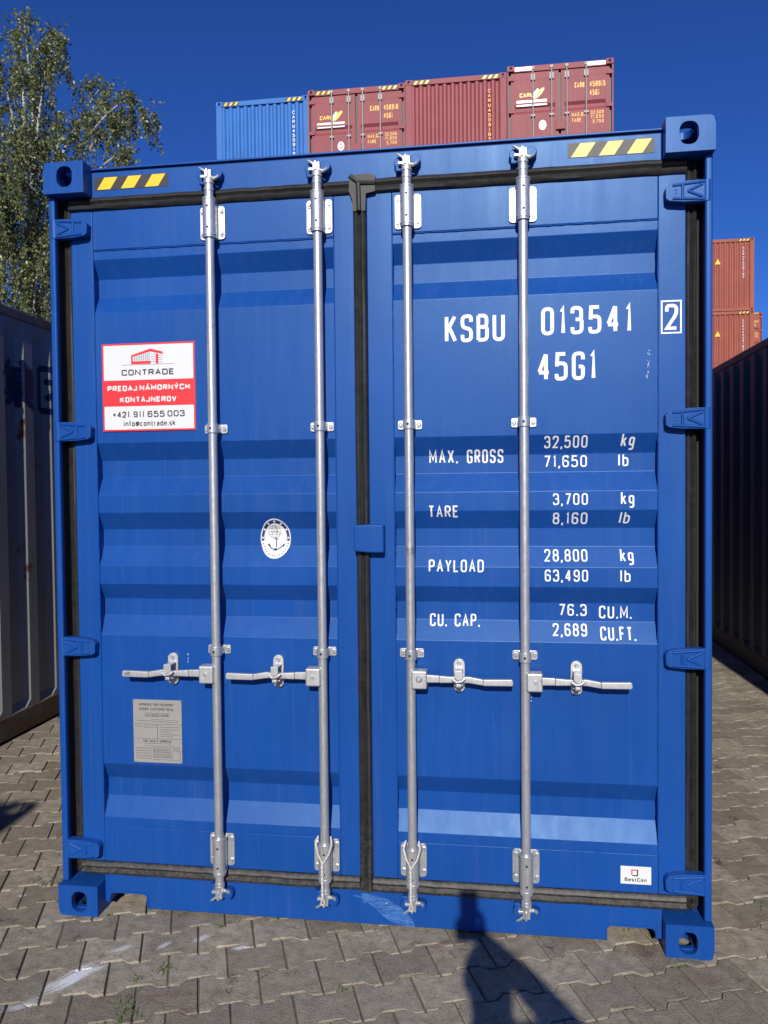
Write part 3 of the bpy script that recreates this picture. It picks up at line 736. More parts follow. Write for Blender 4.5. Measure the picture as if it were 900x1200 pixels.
# ------------------------------------------------------------------ door handles
HZ = .957
for ri, (rx, dirn) in enumerate(RODS):
    # the handle of each rod points away from the seam on the right door and likewise to the left on the left door
    sg = dirn; X = lambda a: rx+sg*a
    mb = MB()
    def bar(pts, y0, y1):
        o_ = [(X(a), HZ+z) for a, z in pts]; mb.prism(o_, y0, y1)
    bar([(.02,-.016),(.105,-.014),(.105,.012),(.02,.015)], .012, .026)
    bar([(.1045,-.014),(.168,-.012),(.168,.008),(.1045,.012)], .008, .024)
    bar([(.1675,-.012),(.21,-.011),(.262,-.019),(.262,.003),(.21,.012),(.1675,.007)], .004, .020)
    bar([(.2615,-.019),(.363,-.018),(.368,-.014),(.367,.002),(.362,.006),(.2615,.004)], .000, .018)
    hd = mb.build('door_handle', M['zinc'], box_, bevel=.003)
    mb = MB(); mb.box(*sorted((X(.004), X(.060))), -.004, .048, HZ-.036, HZ+.031); hb = mb.build('handle_hub', M['zinc'], hd, bevel=.006, seg=3)
    mb = MB(); 
    if ri == 2: mb.cyl((X(.032), -.004, HZ+.001), (X(.032), -.014, HZ+.001), .013, 16, r2=.007)
    else: mb.cyl((X(.035), -.004, HZ), (X(.035), -.008, HZ), .007, 12)
    mb.build('hub_rivet', M['galv'], hd, bevel=.001)
    lx = (-.757, -.339, .342, .760)[ri]
    mb = MB(); r_ = .0205
    mb.prism(arc(lx, HZ+.046, r_, 0, 180, 10)+arc(lx, HZ-.036, r_, 180, 360, 10), .055, .0685)
    mb.box(lx-.016, lx+.016, .018, .056, HZ-.026, HZ-.019); mb.box(lx-.018, lx+.018, .0, .006, HZ-.026, HZ+.022) if False else None
    lt = mb.build('handle_latch', M['zinc'], hd, bevel=.0018)
    mb = MB(); mb.prism([(lx-.014,HZ+.034),(lx-.015,HZ+.012),(lx-.008,HZ+.001),(lx+.009,HZ+.0),(lx+.015,HZ+.010),(lx+.014,HZ+.034)], -.002, .004)
    mb.box(lx-.0135, lx+.0135, .0038, .056, HZ+.027, HZ+.033)
    mb.tube([(lx-.022,-.004,HZ+.004),(lx-.006,-.007,HZ-.006),(lx+.012,-.007,HZ-.002),(lx+.024,-.004,HZ+.008)], .006, 8)
    mb.box(lx-.009, lx+.009, -.002, .020, HZ-.026, HZ-.014)
    mb.build('latch_catch', M['zinc'], hd, bevel=.003)
    for q in (.049, -.039): link('bolt', BOLT, hd, (lx, .055, HZ+q))
# anti-theft lock box across the seam
mb = MB(); mb.prism([(-.038,1.418),(.022,1.413),(.073,1.413),(.073,1.516),(.022,1.517),(-.038,1.514)], .018, .0625)
mb.build('lock_box', B, box_, bevel=.006, seg=3)
# ------------------------------------------------------------------ hazard markings on the header
for x0, x1, z0, z1 in ((-1.044, -.745, 2.803, 2.852), (.736, 1.031, 2.805, 2.856)):
    mb = MB(); mb.box(x0, x1, .0605, .0621, z0, z1); hz_ = mb.build('hazard_strip', M['black'], box_)
    mb = MB(); w_ = (x1-x0)/6.2; sh = (z1-z0)*.62
    for i in range(3):
        a = x0+.012+i*2*w_; poly(mb, [(a, z0+.002), (a+w_*1.1, z0+.002), (min(a+w_*1.1+sh, x1), z1-.002), (a+sh, z1-.002)], .0599)
    mb.build('yellow_stripe', M['yellow'], hz_)
# ------------------------------------------------------------------ lettering on the right-hand door
D = doors['r']
def letter(txt, x, z, h, w, **kw):
    mb = MB(); lettering(mb, txt, x, z, h, w, **kw); drape(mb); mb.build('lettering', M['white'], D)
letter('KSBU', .298, 2.174, .100, .216, t=.1305, gap=.30)
letter('013541', .642, 2.188, .100, .314, t=.1305, gap=.36)
letter('45G1', .627, 2.026, .101, .206, t=.1305, gap=.32)
letter('MAX.', .234, 1.738, .050, .105, t=.130, gap=.34); letter('GROSS', .373, 1.737, .050, .133, t=.130, gap=.34)
letter('32,500', .652, 1.787, .043, .152, t=.130, gap=.36); letter('kg', .919, 1.788, .047, .046, t=.130, gap=.34, slant=.1)
letter('71,650', .652, 1.718, .043, .152, t=.130, gap=.36); letter('lb', .913, 1.719, .045, .036, t=.130)
letter('TARE', .233, 1.539, .044, .109, t=.130)
letter('3,700', .681, 1.582, .042, .122, t=.130, gap=.36); letter('kg', .917, 1.582, .047, .046, t=.130)
letter('8,160', .681, 1.512, .043, .122, t=.130, gap=.36); letter('lb', .912, 1.514, .043, .036, t=.130, slant=.12)
letter('PAYLOAD', .232, 1.339, .045, .201, t=.130)
letter('28,800', .651, 1.378, .043, .152, t=.130, gap=.36); letter('kg', .917, 1.378, .046, .046, t=.130)
letter('63,490', .651, 1.307, .043, .152, t=.130, gap=.36); letter('lb', .914, 1.307, .044, .036, t=.130)
letter('CU. CAP.', .232, 1.135, .046, .184, t=.130)
letter('76.3', .703, 1.178, .043, .099, t=.130, gap=.38); letter('CU.M.', .845, 1.170, .046, .114, t=.130)
letter('2,689', .680, 1.108, .043, .121, t=.130, gap=.38); letter('CU.FT.', .847, 1.096, .046, .123, t=.130)
mb = MB(); bt = .0055; x0, x1, z0, z1 = 1.053, 1.123, 2.178, 2.294
for a in ((x0,x1,z0,z0+bt),(x0,x1,z1-bt,z1),(x0,x0+bt,z0+bt,z1-bt),(x1-bt,x1,z0+bt,z1-bt)): rect(mb, *a, 0)
drape(mb, frame=True); mb.build('digit_frame', M['white'], D); mb = MB()
lettering(mb, '2', x0+.014, z0+.013, .09, .044, t=.1305); drape(mb, frame=True); mb.build('lettering', M['white'], D)
# chips in the paint: light scratches
mb = MB()
for (x, z, w_, h_) in ((1.012,2.10,.003,.03),(1.010,2.055,.002,.02),(1.006,2.03,.003,.006),(-1.118,2.44,.010,.012),(-1.107,2.452,.006,.018),(.60,.90,.002,.03),(-.70,1.0,.002,.02)):
    for _ in range(9):
        a = Vector((x+random.uniform(-w_,w_), z+random.uniform(-h_,h_))); b_ = a+Vector((random.uniform(-.0015,.0015), random.uniform(.001,.006)))
        V_, F_ = ribbon([a, b_], False, random.uniform(.0004,.0011)); mb.add([(q.x, 0, q.y) for q in V_], F_)
mb2 = drape(mb, .003); mb2.build('paint_chips', M['white'], box_)['kind'] = 'stuff'
# ------------------------------------------------------------------ advertising sign on the left-hand door
SX, SZ, SW, SH = -1.0285, 2.215, .3755, .336
fx = lambda a: SX+a*SW
fz = lambda b_: SZ-b_*SH
yS = PAN-.004
mb = MB(); mb.box(fx(0), fx(1), yS, PAN+.001, fz(1), fz(0)); sg_ = mb.build('advertising_sign', M['vinyl'], box_); sg_['label'] = 'white and red advertising sign with building logo'
mb = MB(); b1 = .017
for a in ((0,1,0,b1*1.1),(0,1,1-b1*1.1,1),(0,b1,b1*1.1,1-b1*1.1),(1-b1,1,b1*1.1,1-b1*1.1)): rect(mb, fx(a[0]), fx(a[1]), fz(a[3]), fz(a[2]), yS-.0006)
rect(mb, fx(b1), fx(1-b1), fz(.715), fz(.418), yS-.0006); mb.build('red_band', M['red'], sg_)
mb = MB()
P_ = lambda pts: poly(mb, [(fx(a), fz(b_)) for a, b_ in pts], yS-.0006)
P_([(.318,.238),(.318,.136),(.336,.152),(.336,.205),(.53,.205),(.53,.238)]); P_([(.318,.136),(.525,.066),(.525,.098),(.336,.152)]); P_([(.525,.066),(.66,.105),(.66,.132),(.525,.098)]); P_([(.585,.122),(.612,.130),(.612,.238),(.585,.238)])
mb.build('building_logo', M['red'], sg_)
mb = MB()
for i in range(9):
    a = .348+i*.02; P_([(a,.15-i*.0055),(a+.009,.148-i*.0055),(a+.009,.198),(a,.198)])
for i in range(4):
    P_([(.53,.125+i*.028),(.583,.128+i*.028),(.583,.134+i*.028),(.53,.131+i*.028)]); P_([(.614,.142+i*.025),(.66,.144+i*.025),(.66,.15+i*.025),(.614,.148+i*.025)])
P_([(.212,.243),(.776,.240),(.776,.246),(.212,.249)]); mb.build('logo_lines', M['greyink'], sg_)
mb = MB(); yo = yS-.0006
lettering(mb, 'CONTRADE', fx(.212), fz(.366), SH*.068, SW*.566, t=.20, gap=.22, yoff=yo, rad=.25)
mb.build('lettering', M['ink'], sg_); mb = MB()
lettering(mb, '+421', fx(.105), fz(.846), SH*.07, SW*.185, t=.18, gap=.24, yoff=yo, rad=.28); lettering(mb, '911', fx(.335), fz(.846), SH*.07, SW*.115, t=.18, gap=.3, yoff=yo, rad=.28)
lettering(mb, '655', fx(.485), fz(.845), SH*.07, SW*.185, t=.18, gap=.24, yoff=yo, rad=.28); lettering(mb, '003', fx(.70), fz(.844), SH*.07, SW*.185, t=.18, gap=.24, yoff=yo, rad=.28)
mb.build('lettering', M['ink'], sg_); mb = MB()
lettering(mb, 'info@contrade.sk', fx(.225), fz(.945), SH*.062, SW*.56, t=.16, gap=.26, yoff=yo, rad=.4); mb.build('lettering', M['ink'], sg_)
mb = MB(); yo = yS-.0014
lettering(mb, 'PREDAJ', fx(.055), fz(.543), SH*.064, SW*.325, t=.26, gap=.18, yoff=yo, rad=.3); lettering(mb, 'NÁMORNÝCH', fx(.405), fz(.540), SH*.064, SW*.54, t=.26, gap=.18, yoff=yo, rad=.3)
mb.build('lettering', M['vinyl'], sg_); mb = MB()
lettering(mb, 'KONTAJNEROV', fx(.19), fz(.674), SH*.064, SW*.61, t=.26, gap=.18, yoff=yo, rad=.3); mb.build('lettering', M['vinyl'], sg_)
# ------------------------------------------------------------------ oval anchor badge
cx, cz = -.357, 1.4615; a_, b_ = .0595, .0765
mb = ellipse(MB(), cx, cz, a_, b_, 0); drape(mb, .0012); bd = mb.build('oval_badge', M['vinyl'], box_); bd['label'] = 'oval white and navy badge with globe and anchor'
mb = ellipse(MB(), cx, cz, a_*.93, b_*.93, 0, 30, a_*.76, b_*.76, R(-8), R(188)); drape(mb, .0020); mb.build('badge_ring', M['blueink'], bd)
mb = MB()
for i in range(7):
    t_ = R(2+i*29.3); ellipse(mb, cx+a_*.845*math.cos(t_), cz+b_*.845*math.sin(t_), .0042, .0040, 0, 6)
drape(mb, .0028); mb.build('ring_letters', M['vinyl'], bd)['kind'] = 'stuff'
mb = MB(); lettering(mb, 'I', 0, 0, .001, .0005) if False else None
for i in range(15):
    t_ = R(198+i*10.3); ellipse(mb, cx+a_*.86*math.cos(t_), cz+b_*.86*math.sin(t_), .0022, .0026, 0, 5)
def stroke(pts, w_): 
    V_, F_ = ribbon(pts, False, w_); mb.add([(q.x, 0, q.y) for q in V_], F_)
stroke([(cx+.003,cz+.002),(cx+.003,cz-.034)], .0016); stroke([(cx-.006,cz-.002),(cx+.011,cz-.002)], .0014)
stroke([(cx-.026,cz-.026),(cx-.016,cz-.038),(cx,cz-.045),(cx+.018,cz-.037),(cx+.031,cz-.026)], .0018)
stroke([(cx-.029,cz-.022),(cx-.022,cz-.03)], .0032); stroke([(cx+.028,cz-.031),(cx+.034,cz-.022)], .0028); poly(mb, [(cx-.008,cz-.046),(cx+.008,cz-.046),(cx+.003,cz-.036),(cx-.001,cz-.036)], 0)
drape(mb, .0020); mb.build('anchor', M['blueink'], bd)
mb = MB()
ellipse(mb, cx-.004, cz+.026, .026, .024, 0, 20, .0245, .0225); ellipse(mb, cx-.004, cz+.026, .012, .023, 0, 20, .0108, .0218)
for q in (-.011, 0, .011): stroke([(cx-.027,cz+.026+q),(cx+.020,cz+.026+q)], .0006)
for i in range(14):
    t_ = random.uniform(0, 6.28); r_ = random.uniform(0, .02); ellipse(mb, cx-.004+r_*math.cos(t_), cz+.026+r_*math.sin(t_), random.uniform(.001,.004), random.uniform(.001,.003), 0, 6)
drape(mb, .0024); mb.build('globe', M['greyink'], bd)
# ------------------------------------------------------------------ riveted approval plate
x0, x1, z0, z1 = -.928, -.730, .590, .836
mb = MB(); mb.box(x0, x1, PAN-.0035, PAN+.001, z0, z1); pl = mb.build('approval_plate', M['platemetal'], box_, bevel=.0006); pl['label'] = 'small grey riveted metal plate reading customs seal and safety approval'
px_ = lambda q: x0+(q-165)/565*(x1-x0)
pz_ = lambda q: z1-(q-190)/755*(z1-z0)
mb = MB(); yo = PAN-.0041
T = lambda tx, a, b_, q, h_, t=.15: lettering(mb, tx, px_(a), pz_(q), h_/755*(z1-z0), (b_-a)/565*(x1-x0), t=t, yoff=yo)
T('APPROVED', 235, 380, 262, 30); T('FOR', 400, 455, 262, 30); T('TRANSPORT', 470, 640, 262, 30); T('UNDER', 235, 345, 316, 32); T('CUSTOMS', 370, 535, 316, 32); T('SEAL', 555, 640, 316, 32)
T('CSC', 280, 335, 700, 30); T('SAFETY', 352, 455, 700, 30); T('APPROVAL', 470, 610, 700, 30); T('CN-2022-4538', 315, 575, 384, 24); T('CN-2022-4538', 315, 590, 740, 24) if False else None
def frm(a, b_, c, d_, w_=2.2):
    for q in ((a,b_,c,c+w_*1.4),(a,b_,d_-w_*1.4,d_),(a,a+w_,c,d_),(b_-w_,b_,c,d_)): rect(mb, px_(q[0]), px_(q[1]), pz_(q[3]), pz_(q[2]), yo)
for q in ((305,585,348,390),(548,685,430,458),(300,435,498,526),(300,600,712,748),(395,600,765,908),(615,710,795,915),(395,600,795,820),(395,600,850,880)): frm(*q)
for (a, b_, zz_) in ((172,728,478),(172,728,655),): rect(mb, px_(a), px_(b_), pz_(zz_+3), pz_(zz_), yo)
rect(mb, px_(445), px_(449), pz_(655), pz_(480), yo)
mb.build('plate_print', M['ink'], pl)
mb = MB(); rg2 = random.Random(5)
for (a, b_, zz_) in [(215,365,440),(375,535,425),(375,525,448),(190,290,510),(475,705,515),(480,700,545),(470,610,572),(480,705,602),(485,625,628)]+[(190,375,772+i*30) for i in range(5)]+[(400+(i%2)*100,490+(i%2)*100,785+(i//2)*28) for i in range(8)]+[(612,702,755),(625,702,775),(670,695,805)]:
    q = a
    while q < b_-6:
        w_ = min(rg2.uniform(8, 26), b_-q); rect(mb, px_(q), px_(q+w_), pz_(zz_+5), pz_(zz_-5), yo-.0002); q += w_+5
mb.build('fine_print', plain('plate_ink', (.16,.155,.15), .6), pl)['kind'] = 'stuff'
mb = MB()
for a, q in ((175,205),(715,205),(175,478),(718,482),(185,930),(718,930)): MB().cyl((px_(a), PAN-.0034, pz_(q)), (px_(a), PAN-.0065, pz_(q)), .0048, 10, r2=.003).build('rivet', M['galv'], pl)
# ------------------------------------------------------------------ small maker's label, lower right
x0, x1, z0, z1 = .9135, 1.0195, .2225, .2865
mb = MB(); mb.box(x0, x1, .0648, .0668, z0, z1); lb = mb.build('maker_label', M['vinyl'], box_)
cx, cz = .9625, .2635
mb = MB(); h_ = .012; tt = .0042
rect(mb, cx-h_, cx+h_-tt, cz+h_-tt, cz+h_, .0643); rect(mb, cx-h_, cx-h_+tt, cz-h_+tt, cz+h_-tt, .0643); mb.build('label_logo', M['red'], lb)
mb = MB(); rect(mb, cx-h_+tt, cx+h_, cz-h_, cz-h_+tt, .0643); rect(mb, cx+h_-tt, cx+h_, cz-h_+tt, cz+h_, .0643)
lettering(mb, 'BestCon', .9275, .232, .0135, .076, t=.2, gap=.25, yoff=.0643); mb.build('label_lettering', M['ink'], lb)
# scraped patch on the sill
mb = MB(); sc = [(-.068,.118),(-.045,.121),(-.036,.112),(-.026,.131),(.02,.127),(.07,.112),(.12,.082),(.158,.046),(.170,.0135),(.128,.0135),(.075,.030),(.045,.052),(.02,.075),(-.012,.098),(-.018,.085),(-.030,.108)]
poly(mb, sc, .0612); mb.build('scrape', M['scrape'], box_)
# ------------------------------------------------------------------ neighbours in the row, and an added shadow caster behind
left = ground_empty('shipping_container', -2.712-W2, 0.1, 0, 'weathered pale grey container with rust streaks and big dark Chinese characters on its side', rz=R(0.5))
shell(left, M['grey'], M['greyrail'], L40, pitch=.335, depth=.036, taper=.10, sl=.062, front_wall=True); castings(left, M['greyrail'], L40)
# characters on its side: strokes on the corrugated wall, y runs away from the door end
def side_y(p):
    prof = corr_profile(.172, L40-.12, .335, .036, sl=.062)
    for (a, d), (b_, e) in zip(prof, prof[1:]):
        if a <= p <= b_: return d+(e-d)*(p-a)/(b_-a)
    return 0
JI = [[(.34,1.0),(.22,.80),(.02,.62)],[(.28,.84),(.28,.36)],[(.56,1.02),(.62,.88)],[(.28,.80),(.95,.80)],[(.28,.66),(.90,.66)],[(.28,.52),(.90,.52)],[(.62,.84),(.62,.38)],[(.28,.38),(.96,.38)],[(.02,.26),(.99,.26)],[(.50,.38),(.50,-.02)],[(.48,.24),(.30,.10),(.06,.0)],[(.52,.24),(.70,.10),(.97,.0)]]
TUAN = [[(.06,.98),(.06,0),(.94,0),(.94,.98),(.06,.98)],[(.2,.68),(.8,.68)],[(.58,.9),(.58,.18),(.45,.24)],[(.56,.66),(.40,.42),(.22,.28)]]
def wall_glyph(strokes, y0, z0, w, h, t):
    mb = MB()
    for i, st in enumerate(strokes):
        for a, b_ in zip(st, st[1:]):
            V_, F_ = ribbon([(y0+a[0]*w, z0+a[1]*h), (y0+b_[0]*w, z0+b_[1]*h)], False, t/2); mb.add([(q.x, i*.0002, q.y) for q in V_], F_)
    me = bpy.data.meshes.new('t'); me.from_pydata(mb.v, [], mb.f); bm = bmesh.new(); bm.from_mesh(me)
    for p, _ in corr_profile(.172, L40-.12, .335, .036, sl=.062):
        if y0-.1 < p < y0+w+.1: bmesh.ops.bisect_plane(bm, geom=bm.verts[:]+bm.edges[:]+bm.faces[:], plane_co=(p,0,0), plane_no=(1,0,0), dist=1e-6)
    for v in bm.verts: v.co = (W2-.012-side_y(v.co.x)+.002+v.co.y, v.co.x, v.co.z)
    bm.to_mesh(me); bm.free(); me.materials.append(M['glyph']); return me
link('lettering', wall_glyph(JI, 1.91, 2.235, .40, .31, .040), left)
link('lettering', wall_glyph(TUAN, 2.37, 2.235, .36, .31, .042), left)
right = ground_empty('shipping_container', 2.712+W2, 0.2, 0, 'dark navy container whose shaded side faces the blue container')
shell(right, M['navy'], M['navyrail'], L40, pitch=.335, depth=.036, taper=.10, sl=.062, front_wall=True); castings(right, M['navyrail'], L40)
rear = ground_empty('shipping_container', -1.68-W2, -4.55-L40, 0, 'unseen grey container added behind the photographer to cast a shadow')  # invented container out of view, added to cast the small ground shadow at left
shell(rear, M['grey'], M['greyrail'], L40, pitch=.278, front_wall=True); castings(rear, M['greyrail'], L40)

# ------------------------------------------------------------------ far stacks
def far_hazard(parent, zone_y, white=False):
    for x0, x1 in ((-W2+.18, -W2+.60), (W2-.60, W2-.18)):
        mb = MB(); mb.box(x0, x1, zone_y-.004, zone_y+.001, H-.115, H-.03); hz = mb.build('hazard_strip', M['vinyl'] if white else M['black'], parent)
        if not white:
            mb = MB()
            for i in range(3): a = x0+.02+i*.135; poly(mb, [(a,H-.112),(a+.07,H-.112),(a+.12,H-.033),(a+.05,H-.033)], zone_y-.006)
            mb.build('yellow_stripe', M['yellow'], hz)
def door_end(c, mat, txt, white):
    b_ = MB(); b_.box(-1.0565,1.0565,.03,.15,2.76,2.886); b_.build('door_header', mat, c)
    b_ = MB(); b_.box(-1.0565,1.0565,.03,.15,.02,.14); b_.build('door_sill', mat, c)
    for sx in (-1,1):
        b_ = MB(); b_.box(*sorted((sx*1.185, sx*1.2185)),.02,.125,.1185,H-.1185); b_.build('hinge_post', mat, c)
    BR = [(2.58,0),(2.0,0),(1.93,.045),(1.86,.045),(1.79,0),(1.2,0),(1.13,.045),(1.06,.045),(.99,0),(.42,0),(.36,.045),(.30,.045),(.24,0)]
    for x0, x1 in ((-1.13,-.03),(.03,1.13)):
        mb = MB(); p0, p1 = (x0+.09, x1-.08) if x0 < 0 else (x0+.08, x1-.09)
        mb.box(x0,p0,.05,.11,.17,2.74); mb.box(p1,x1,.05,.11,.17,2.74); mb.box(p0,p1,.051,.11,2.58,2.74); mb.box(p0,p1,.051,.11,.17,.24)
        n = len(BR); mb.add([(x,.054+d,z) for z, d in BR for x in (p0,p1)], [(2*i,2*i+2,2*i+3,2*i+1) for i in range(n-1)])
        dd = mb.build('door', mat, c)
        mb = MB(); mb.box(x0-.045 if x0 < 0 else x0-.03, x1+.03 if x0 < 0 else x1+.045, .1105,.12,.145,2.765); mb.build('gasket', M['black'], dd)
        for hz in (2.6,1.85,1.05,.3):
            sx = -1 if x0 < 0 else 1; mb = MB(); mb.box(*sorted((sx*1.06,sx*1.215)),.015,.049,hz-.04,hz+.04); mb.build('hinge', mat, dd)
    for rx in (-.62,-.19,.16,.60):
        mb = MB(); mb.cyl((rx,.018,.06),(rx,.018,2.83),.019,10); rod = mb.build('locking_rod', M['fargalv'], c)
        for z in (2.62,.28): MB().box(rx-.05,rx+.05,.01,.048,z-.07,z+.07).build('rod_bracket', M['fargalv'], rod)
        for z in (1.72,.95): MB().box(rx-.05,rx+.05,.0,.048,z-.02,z+.02).build('rod_guide', M['fargalv'], rod)
        for z in (2.83,.07): MB().box(rx-.035,rx+.035,0,.029,z-.03,z+.03).build('locking_cam', M['fargalv'], rod)
        mb = MB(); mb.box(*sorted((rx, rx+(.35 if rx > 0 else -.35))),-.01,.006,.92,.95); mb.build('door_handle', M['fargalv'], rod)
    mb = MB(); mb.box(-.09,.12,-.005,.0495,1.36,1.52); mb.build('lock_box', mat, c)
    far_hazard(c, .029, white)
    for tx, x, z, h, w in (('CARU',.34,2.30,.13,.22),(txt,.68,2.30,.13,.36),('45G1',.68,2.10,.13,.22),('MAX.GR.',.27,1.64,.095,.34),('TARE',.27,1.51,.095,.22),('32,500',.70,1.67,.08,.30),('71,650',.70,1.57,.08,.30),('3,750',.74,1.46,.08,.26),('NET',.27,.86,.095,.2),('28,750',.70,.88,.08,.3)):
        mb = MB(); lettering(mb, tx, x, z, h, w, t=.17, yoff=.052); mb.build('lettering', M['yellowprint'], c)
    mb = MB(); lettering(mb, 'CARU', -.93, 2.17, .10, .32, t=.2, gap=.2, yoff=.052); mb.build('lettering', M['yellow'], c)
    mb = MB(); poly(mb, [(-.60,2.12),(-.52,2.14),(-.43,2.22),(-.36,2.32),(-.36,2.37),(-.42,2.36),(-.49,2.30),(-.55,2.22)], .052); mb.build('logo', M['yellow'], c)
    mb = MB(); poly(mb, [(-.63,2.12),(-.60,2.12),(-.54,2.22),(-.48,2.34),(-.52,2.36),(-.60,2.26)], .0515); mb.build('logo', M['vinyl'], c)
    mb = MB(); rect(mb, -1.0, -.30, 2.045, 2.10, .052); mb.build('sticker', M['vinyl'], c); mb = MB(); rect(mb, -1.0, -.30, 1.965, 2.0, .052); mb.build('sticker', M['vinyl'], c)
    mb = MB(); ellipse(mb, -.40, 1.50, .085, .115, .052, 20, .04, .065); mb.build('sticker', M['vinyl'], c); mb = MB(); ellipse(mb, -.40, 1.50, .025, .045, .052, 14); mb.build('sticker', M['vinyl'], c)
def wall_end(c, mat, colr, tri=False):
    far_hazard(c, .011)
    z = 2.55
    for ch in 'CARU4509182'[:11]:
        w_ = G[ch][0]*.065; mb = MB(); lettering(mb, ch, .81-w_/2, z-.09, .085, w_, t=.17, yoff=.0245); mb.build('lettering', colr, c); z -= .115
    if tri:
        mb = MB(); poly(mb, [(-.28,1.90),(-.06,1.90),(-.17,2.12)], .0235); mb.build('warning_triangle', M['yellow'], c)
def stack(x, y, kind, mat, tiers, labels, group, extra=None, rz=0):
    top = ground_empty('shipping_container', x, y, 0, '-', group, rz)
    shell(top, mat, mat, L40, front_wall=(kind == 'wall')); castings(top, mat, L40)
    if kind == 'wall': wall_end(top, mat, *extra)
    else: door_end(top, mat, *extra)
    for i in range(tiers):
        c = top if i == 0 else copy_tree(top)
        c.location = (x, y, (tiers-1-i)*(H+.0)); c['label'] = labels[i]
FARG = 'containers stacked four high far behind the blue container'
def lab(topl, what): return [topl] + ['%s container in the %s tier under the %s' % (what[0], n, what[1]) for n in ('third', 'second', 'ground')]
stack(-5.44, 17.15, 'wall', M['farblue'], 4, lab('bright blue container with ribbed end wall on top of the far stack', ('bright blue', 'ribbed blue top container')), FARG, (M['vinyl'],))
stack(-2.985, 16.95, 'door', M['maroon'], 4, lab('maroon container with doors and striped hazard strips beside the bright blue stacked container', ('maroon', 'doors beside the bright blue one')), FARG, ('450918', False))
stack(-.53, 16.85, 'wall', M['maroon'], 4, lab('maroon container with ribbed end wall between two pairs of maroon doors', ('maroon', 'ribbed maroon top container')), FARG, (M['yellowprint'],))
stack(1.92, 16.6, 'door', M['maroon'], 4, lab('maroon container doors with plain white strips on the header on the far stack', ('maroon', 'doors with white header strips')), FARG, ('450915', True))
SG = 'rust red containers stacked beyond the navy container'
stack(10.6-W2, 31.4, 'wall', M['brown'], 4, ['rust red container with ribbed end and yellow triangle, topmost above the dark navy container', 'rust red ribbed container directly below the topmost one above the dark navy container'] + ['rust red container in the %s tier hidden behind the dark navy container' % n for n in ('second', 'ground')], SG, (M['vinyl'], True))
stack(15.35-W2, 46.0, 'door', M['brown'], 4, lab('distant rust red container doors peeping out beside the ribbed rust red stack', ('distant rust red', 'doors beside the ribbed stack')), SG, ('450377', False))

# ------------------------------------------------------------------ birch
def leaf_mat():
    mt, t, bs = nodes('birch_leaf'); at = t.nodes.new('ShaderNodeAttribute'); at.attribute_name = 'rnd'
    c = mixc(t, at.outputs['Fac'], (0.085, 0.110, 0.038), (0.27, 0.29, 0.11)); t.links.new(c, bs.inputs['Base Color'])
    bs.inputs['Roughness'].default_value = 0.38
    tr = t.nodes.new('ShaderNodeBsdfTranslucent'); t.links.new(c, tr.inputs[0]); mx = t.nodes.new('ShaderNodeMixShader'); mx.inputs[0].default_value = .3
    out = t.nodes['Material Output']; t.links.new(bs.outputs[0], mx.inputs[1]); t.links.new(tr.outputs[0], mx.inputs[2]); t.links.new(mx.outputs[0], out.inputs[0]); return mt
def bark():
    mt, t, bs = nodes('birch_bark'); v = coords(t, (1, 1, 6)); n = noise(t, v, 3, 5, .7)
    t.links.new(mixc(t, ramp(t, n, .55, .62), (.50, .48, .44), (.05, .042, .036)), bs.inputs['Base Color']); bs.inputs['Roughness'].default_value = .7; return mt
rt_ = random.Random(11)
BX, BY = -9.2, 12.6
tree = empty('birch_tree', (BX, BY, 0), 0, 'tall weeping birch tree with small leaves rising behind the pale grey container', 'tree')
def limb(p, q, bend, n=9):
    p, q = Vector(p), Vector(q); return [p.lerp(q, i/n)+Vector((0, 0, bend*math.sin(math.pi*i/n))) for i in range(n+1)]
wood = MB(); twigs = MB(); fine = MB()
trunk = [(0,0,-.05),(.05,.02,1.5),(.02,-.05,3.5),(.12,.03,5.5),(.2,.0,7.5),(.28,.02,9.0),(.2,.0,10.3),(.12,0,11.3)]
wood.tube(trunk, [.19,.16,.14,.115,.075,.04,.018,.005], 10)
wood.build('trunk', bark(), tree, smooth=True)
tips = [  # (start height, tip xyz relative to the base, arch)
 (5.2,(-1.6,.6,8.0),.5),(5.6,(1.3,-.5,9.0),.5),(6.0,(2.2,.2,9.65),.7),(6.4,(2.65,.4,9.4),.8),(5.0,(2.6,-.6,8.3),.8),(4.6,(2.3,.7,7.4),.9),(6.8,(1.5,.5,10.1),.3),(7.2,(.9,-.4,10.6),.2),
 (7.8,(-.7,.3,10.7),.3),(6.9,(-1.5,-.3,9.6),.5),(5.9,(-2.1,.2,9.0),.6),(4.8,(-2.4,-.5,7.6),.7),(4.2,(1.6,-1.2,6.6),.8),(4.0,(-1.4,-1.3,6.5),.8),(4.4,(.2,1.7,7.2),.8),(4.3,(.3,-1.6,7.4),.8),(8.4,(.7,.2,11.1),.1),
 (3.9,(1.0,-1.0,6.0),.8),(3.8,(-.6,-1.0,6.1),.8),(8.6,(-.1,.2,11.45),.0),(6.2,(.9,-1.2,8.6),.5),(5.4,(.1,-1.5,8.3),.5),(3.7,(2.0,-.2,5.9),1.0)]
LV, LF, LR = [], [], []
def leaf(p, sz):
    d = Vector((rt_.gauss(0,1), rt_.gauss(0,1), -1.0+rt_.gauss(0,.6))).normalized(); sd_ = d.orthogonal().normalized()
    sd_.rotate(Matrix.Rotation(rt_.uniform(0, 6.28), 3, d)); n0 = len(LV)
    LV.extend([tuple(p), tuple(p+d*sz*.4+sd_*sz*.36), tuple(p+d*sz), tuple(p+d*sz*.4-sd_*sz*.36)]); LF.append((n0, n0+1, n0+2, n0+3)); LR.extend([rt_.random()**1.3]*4)
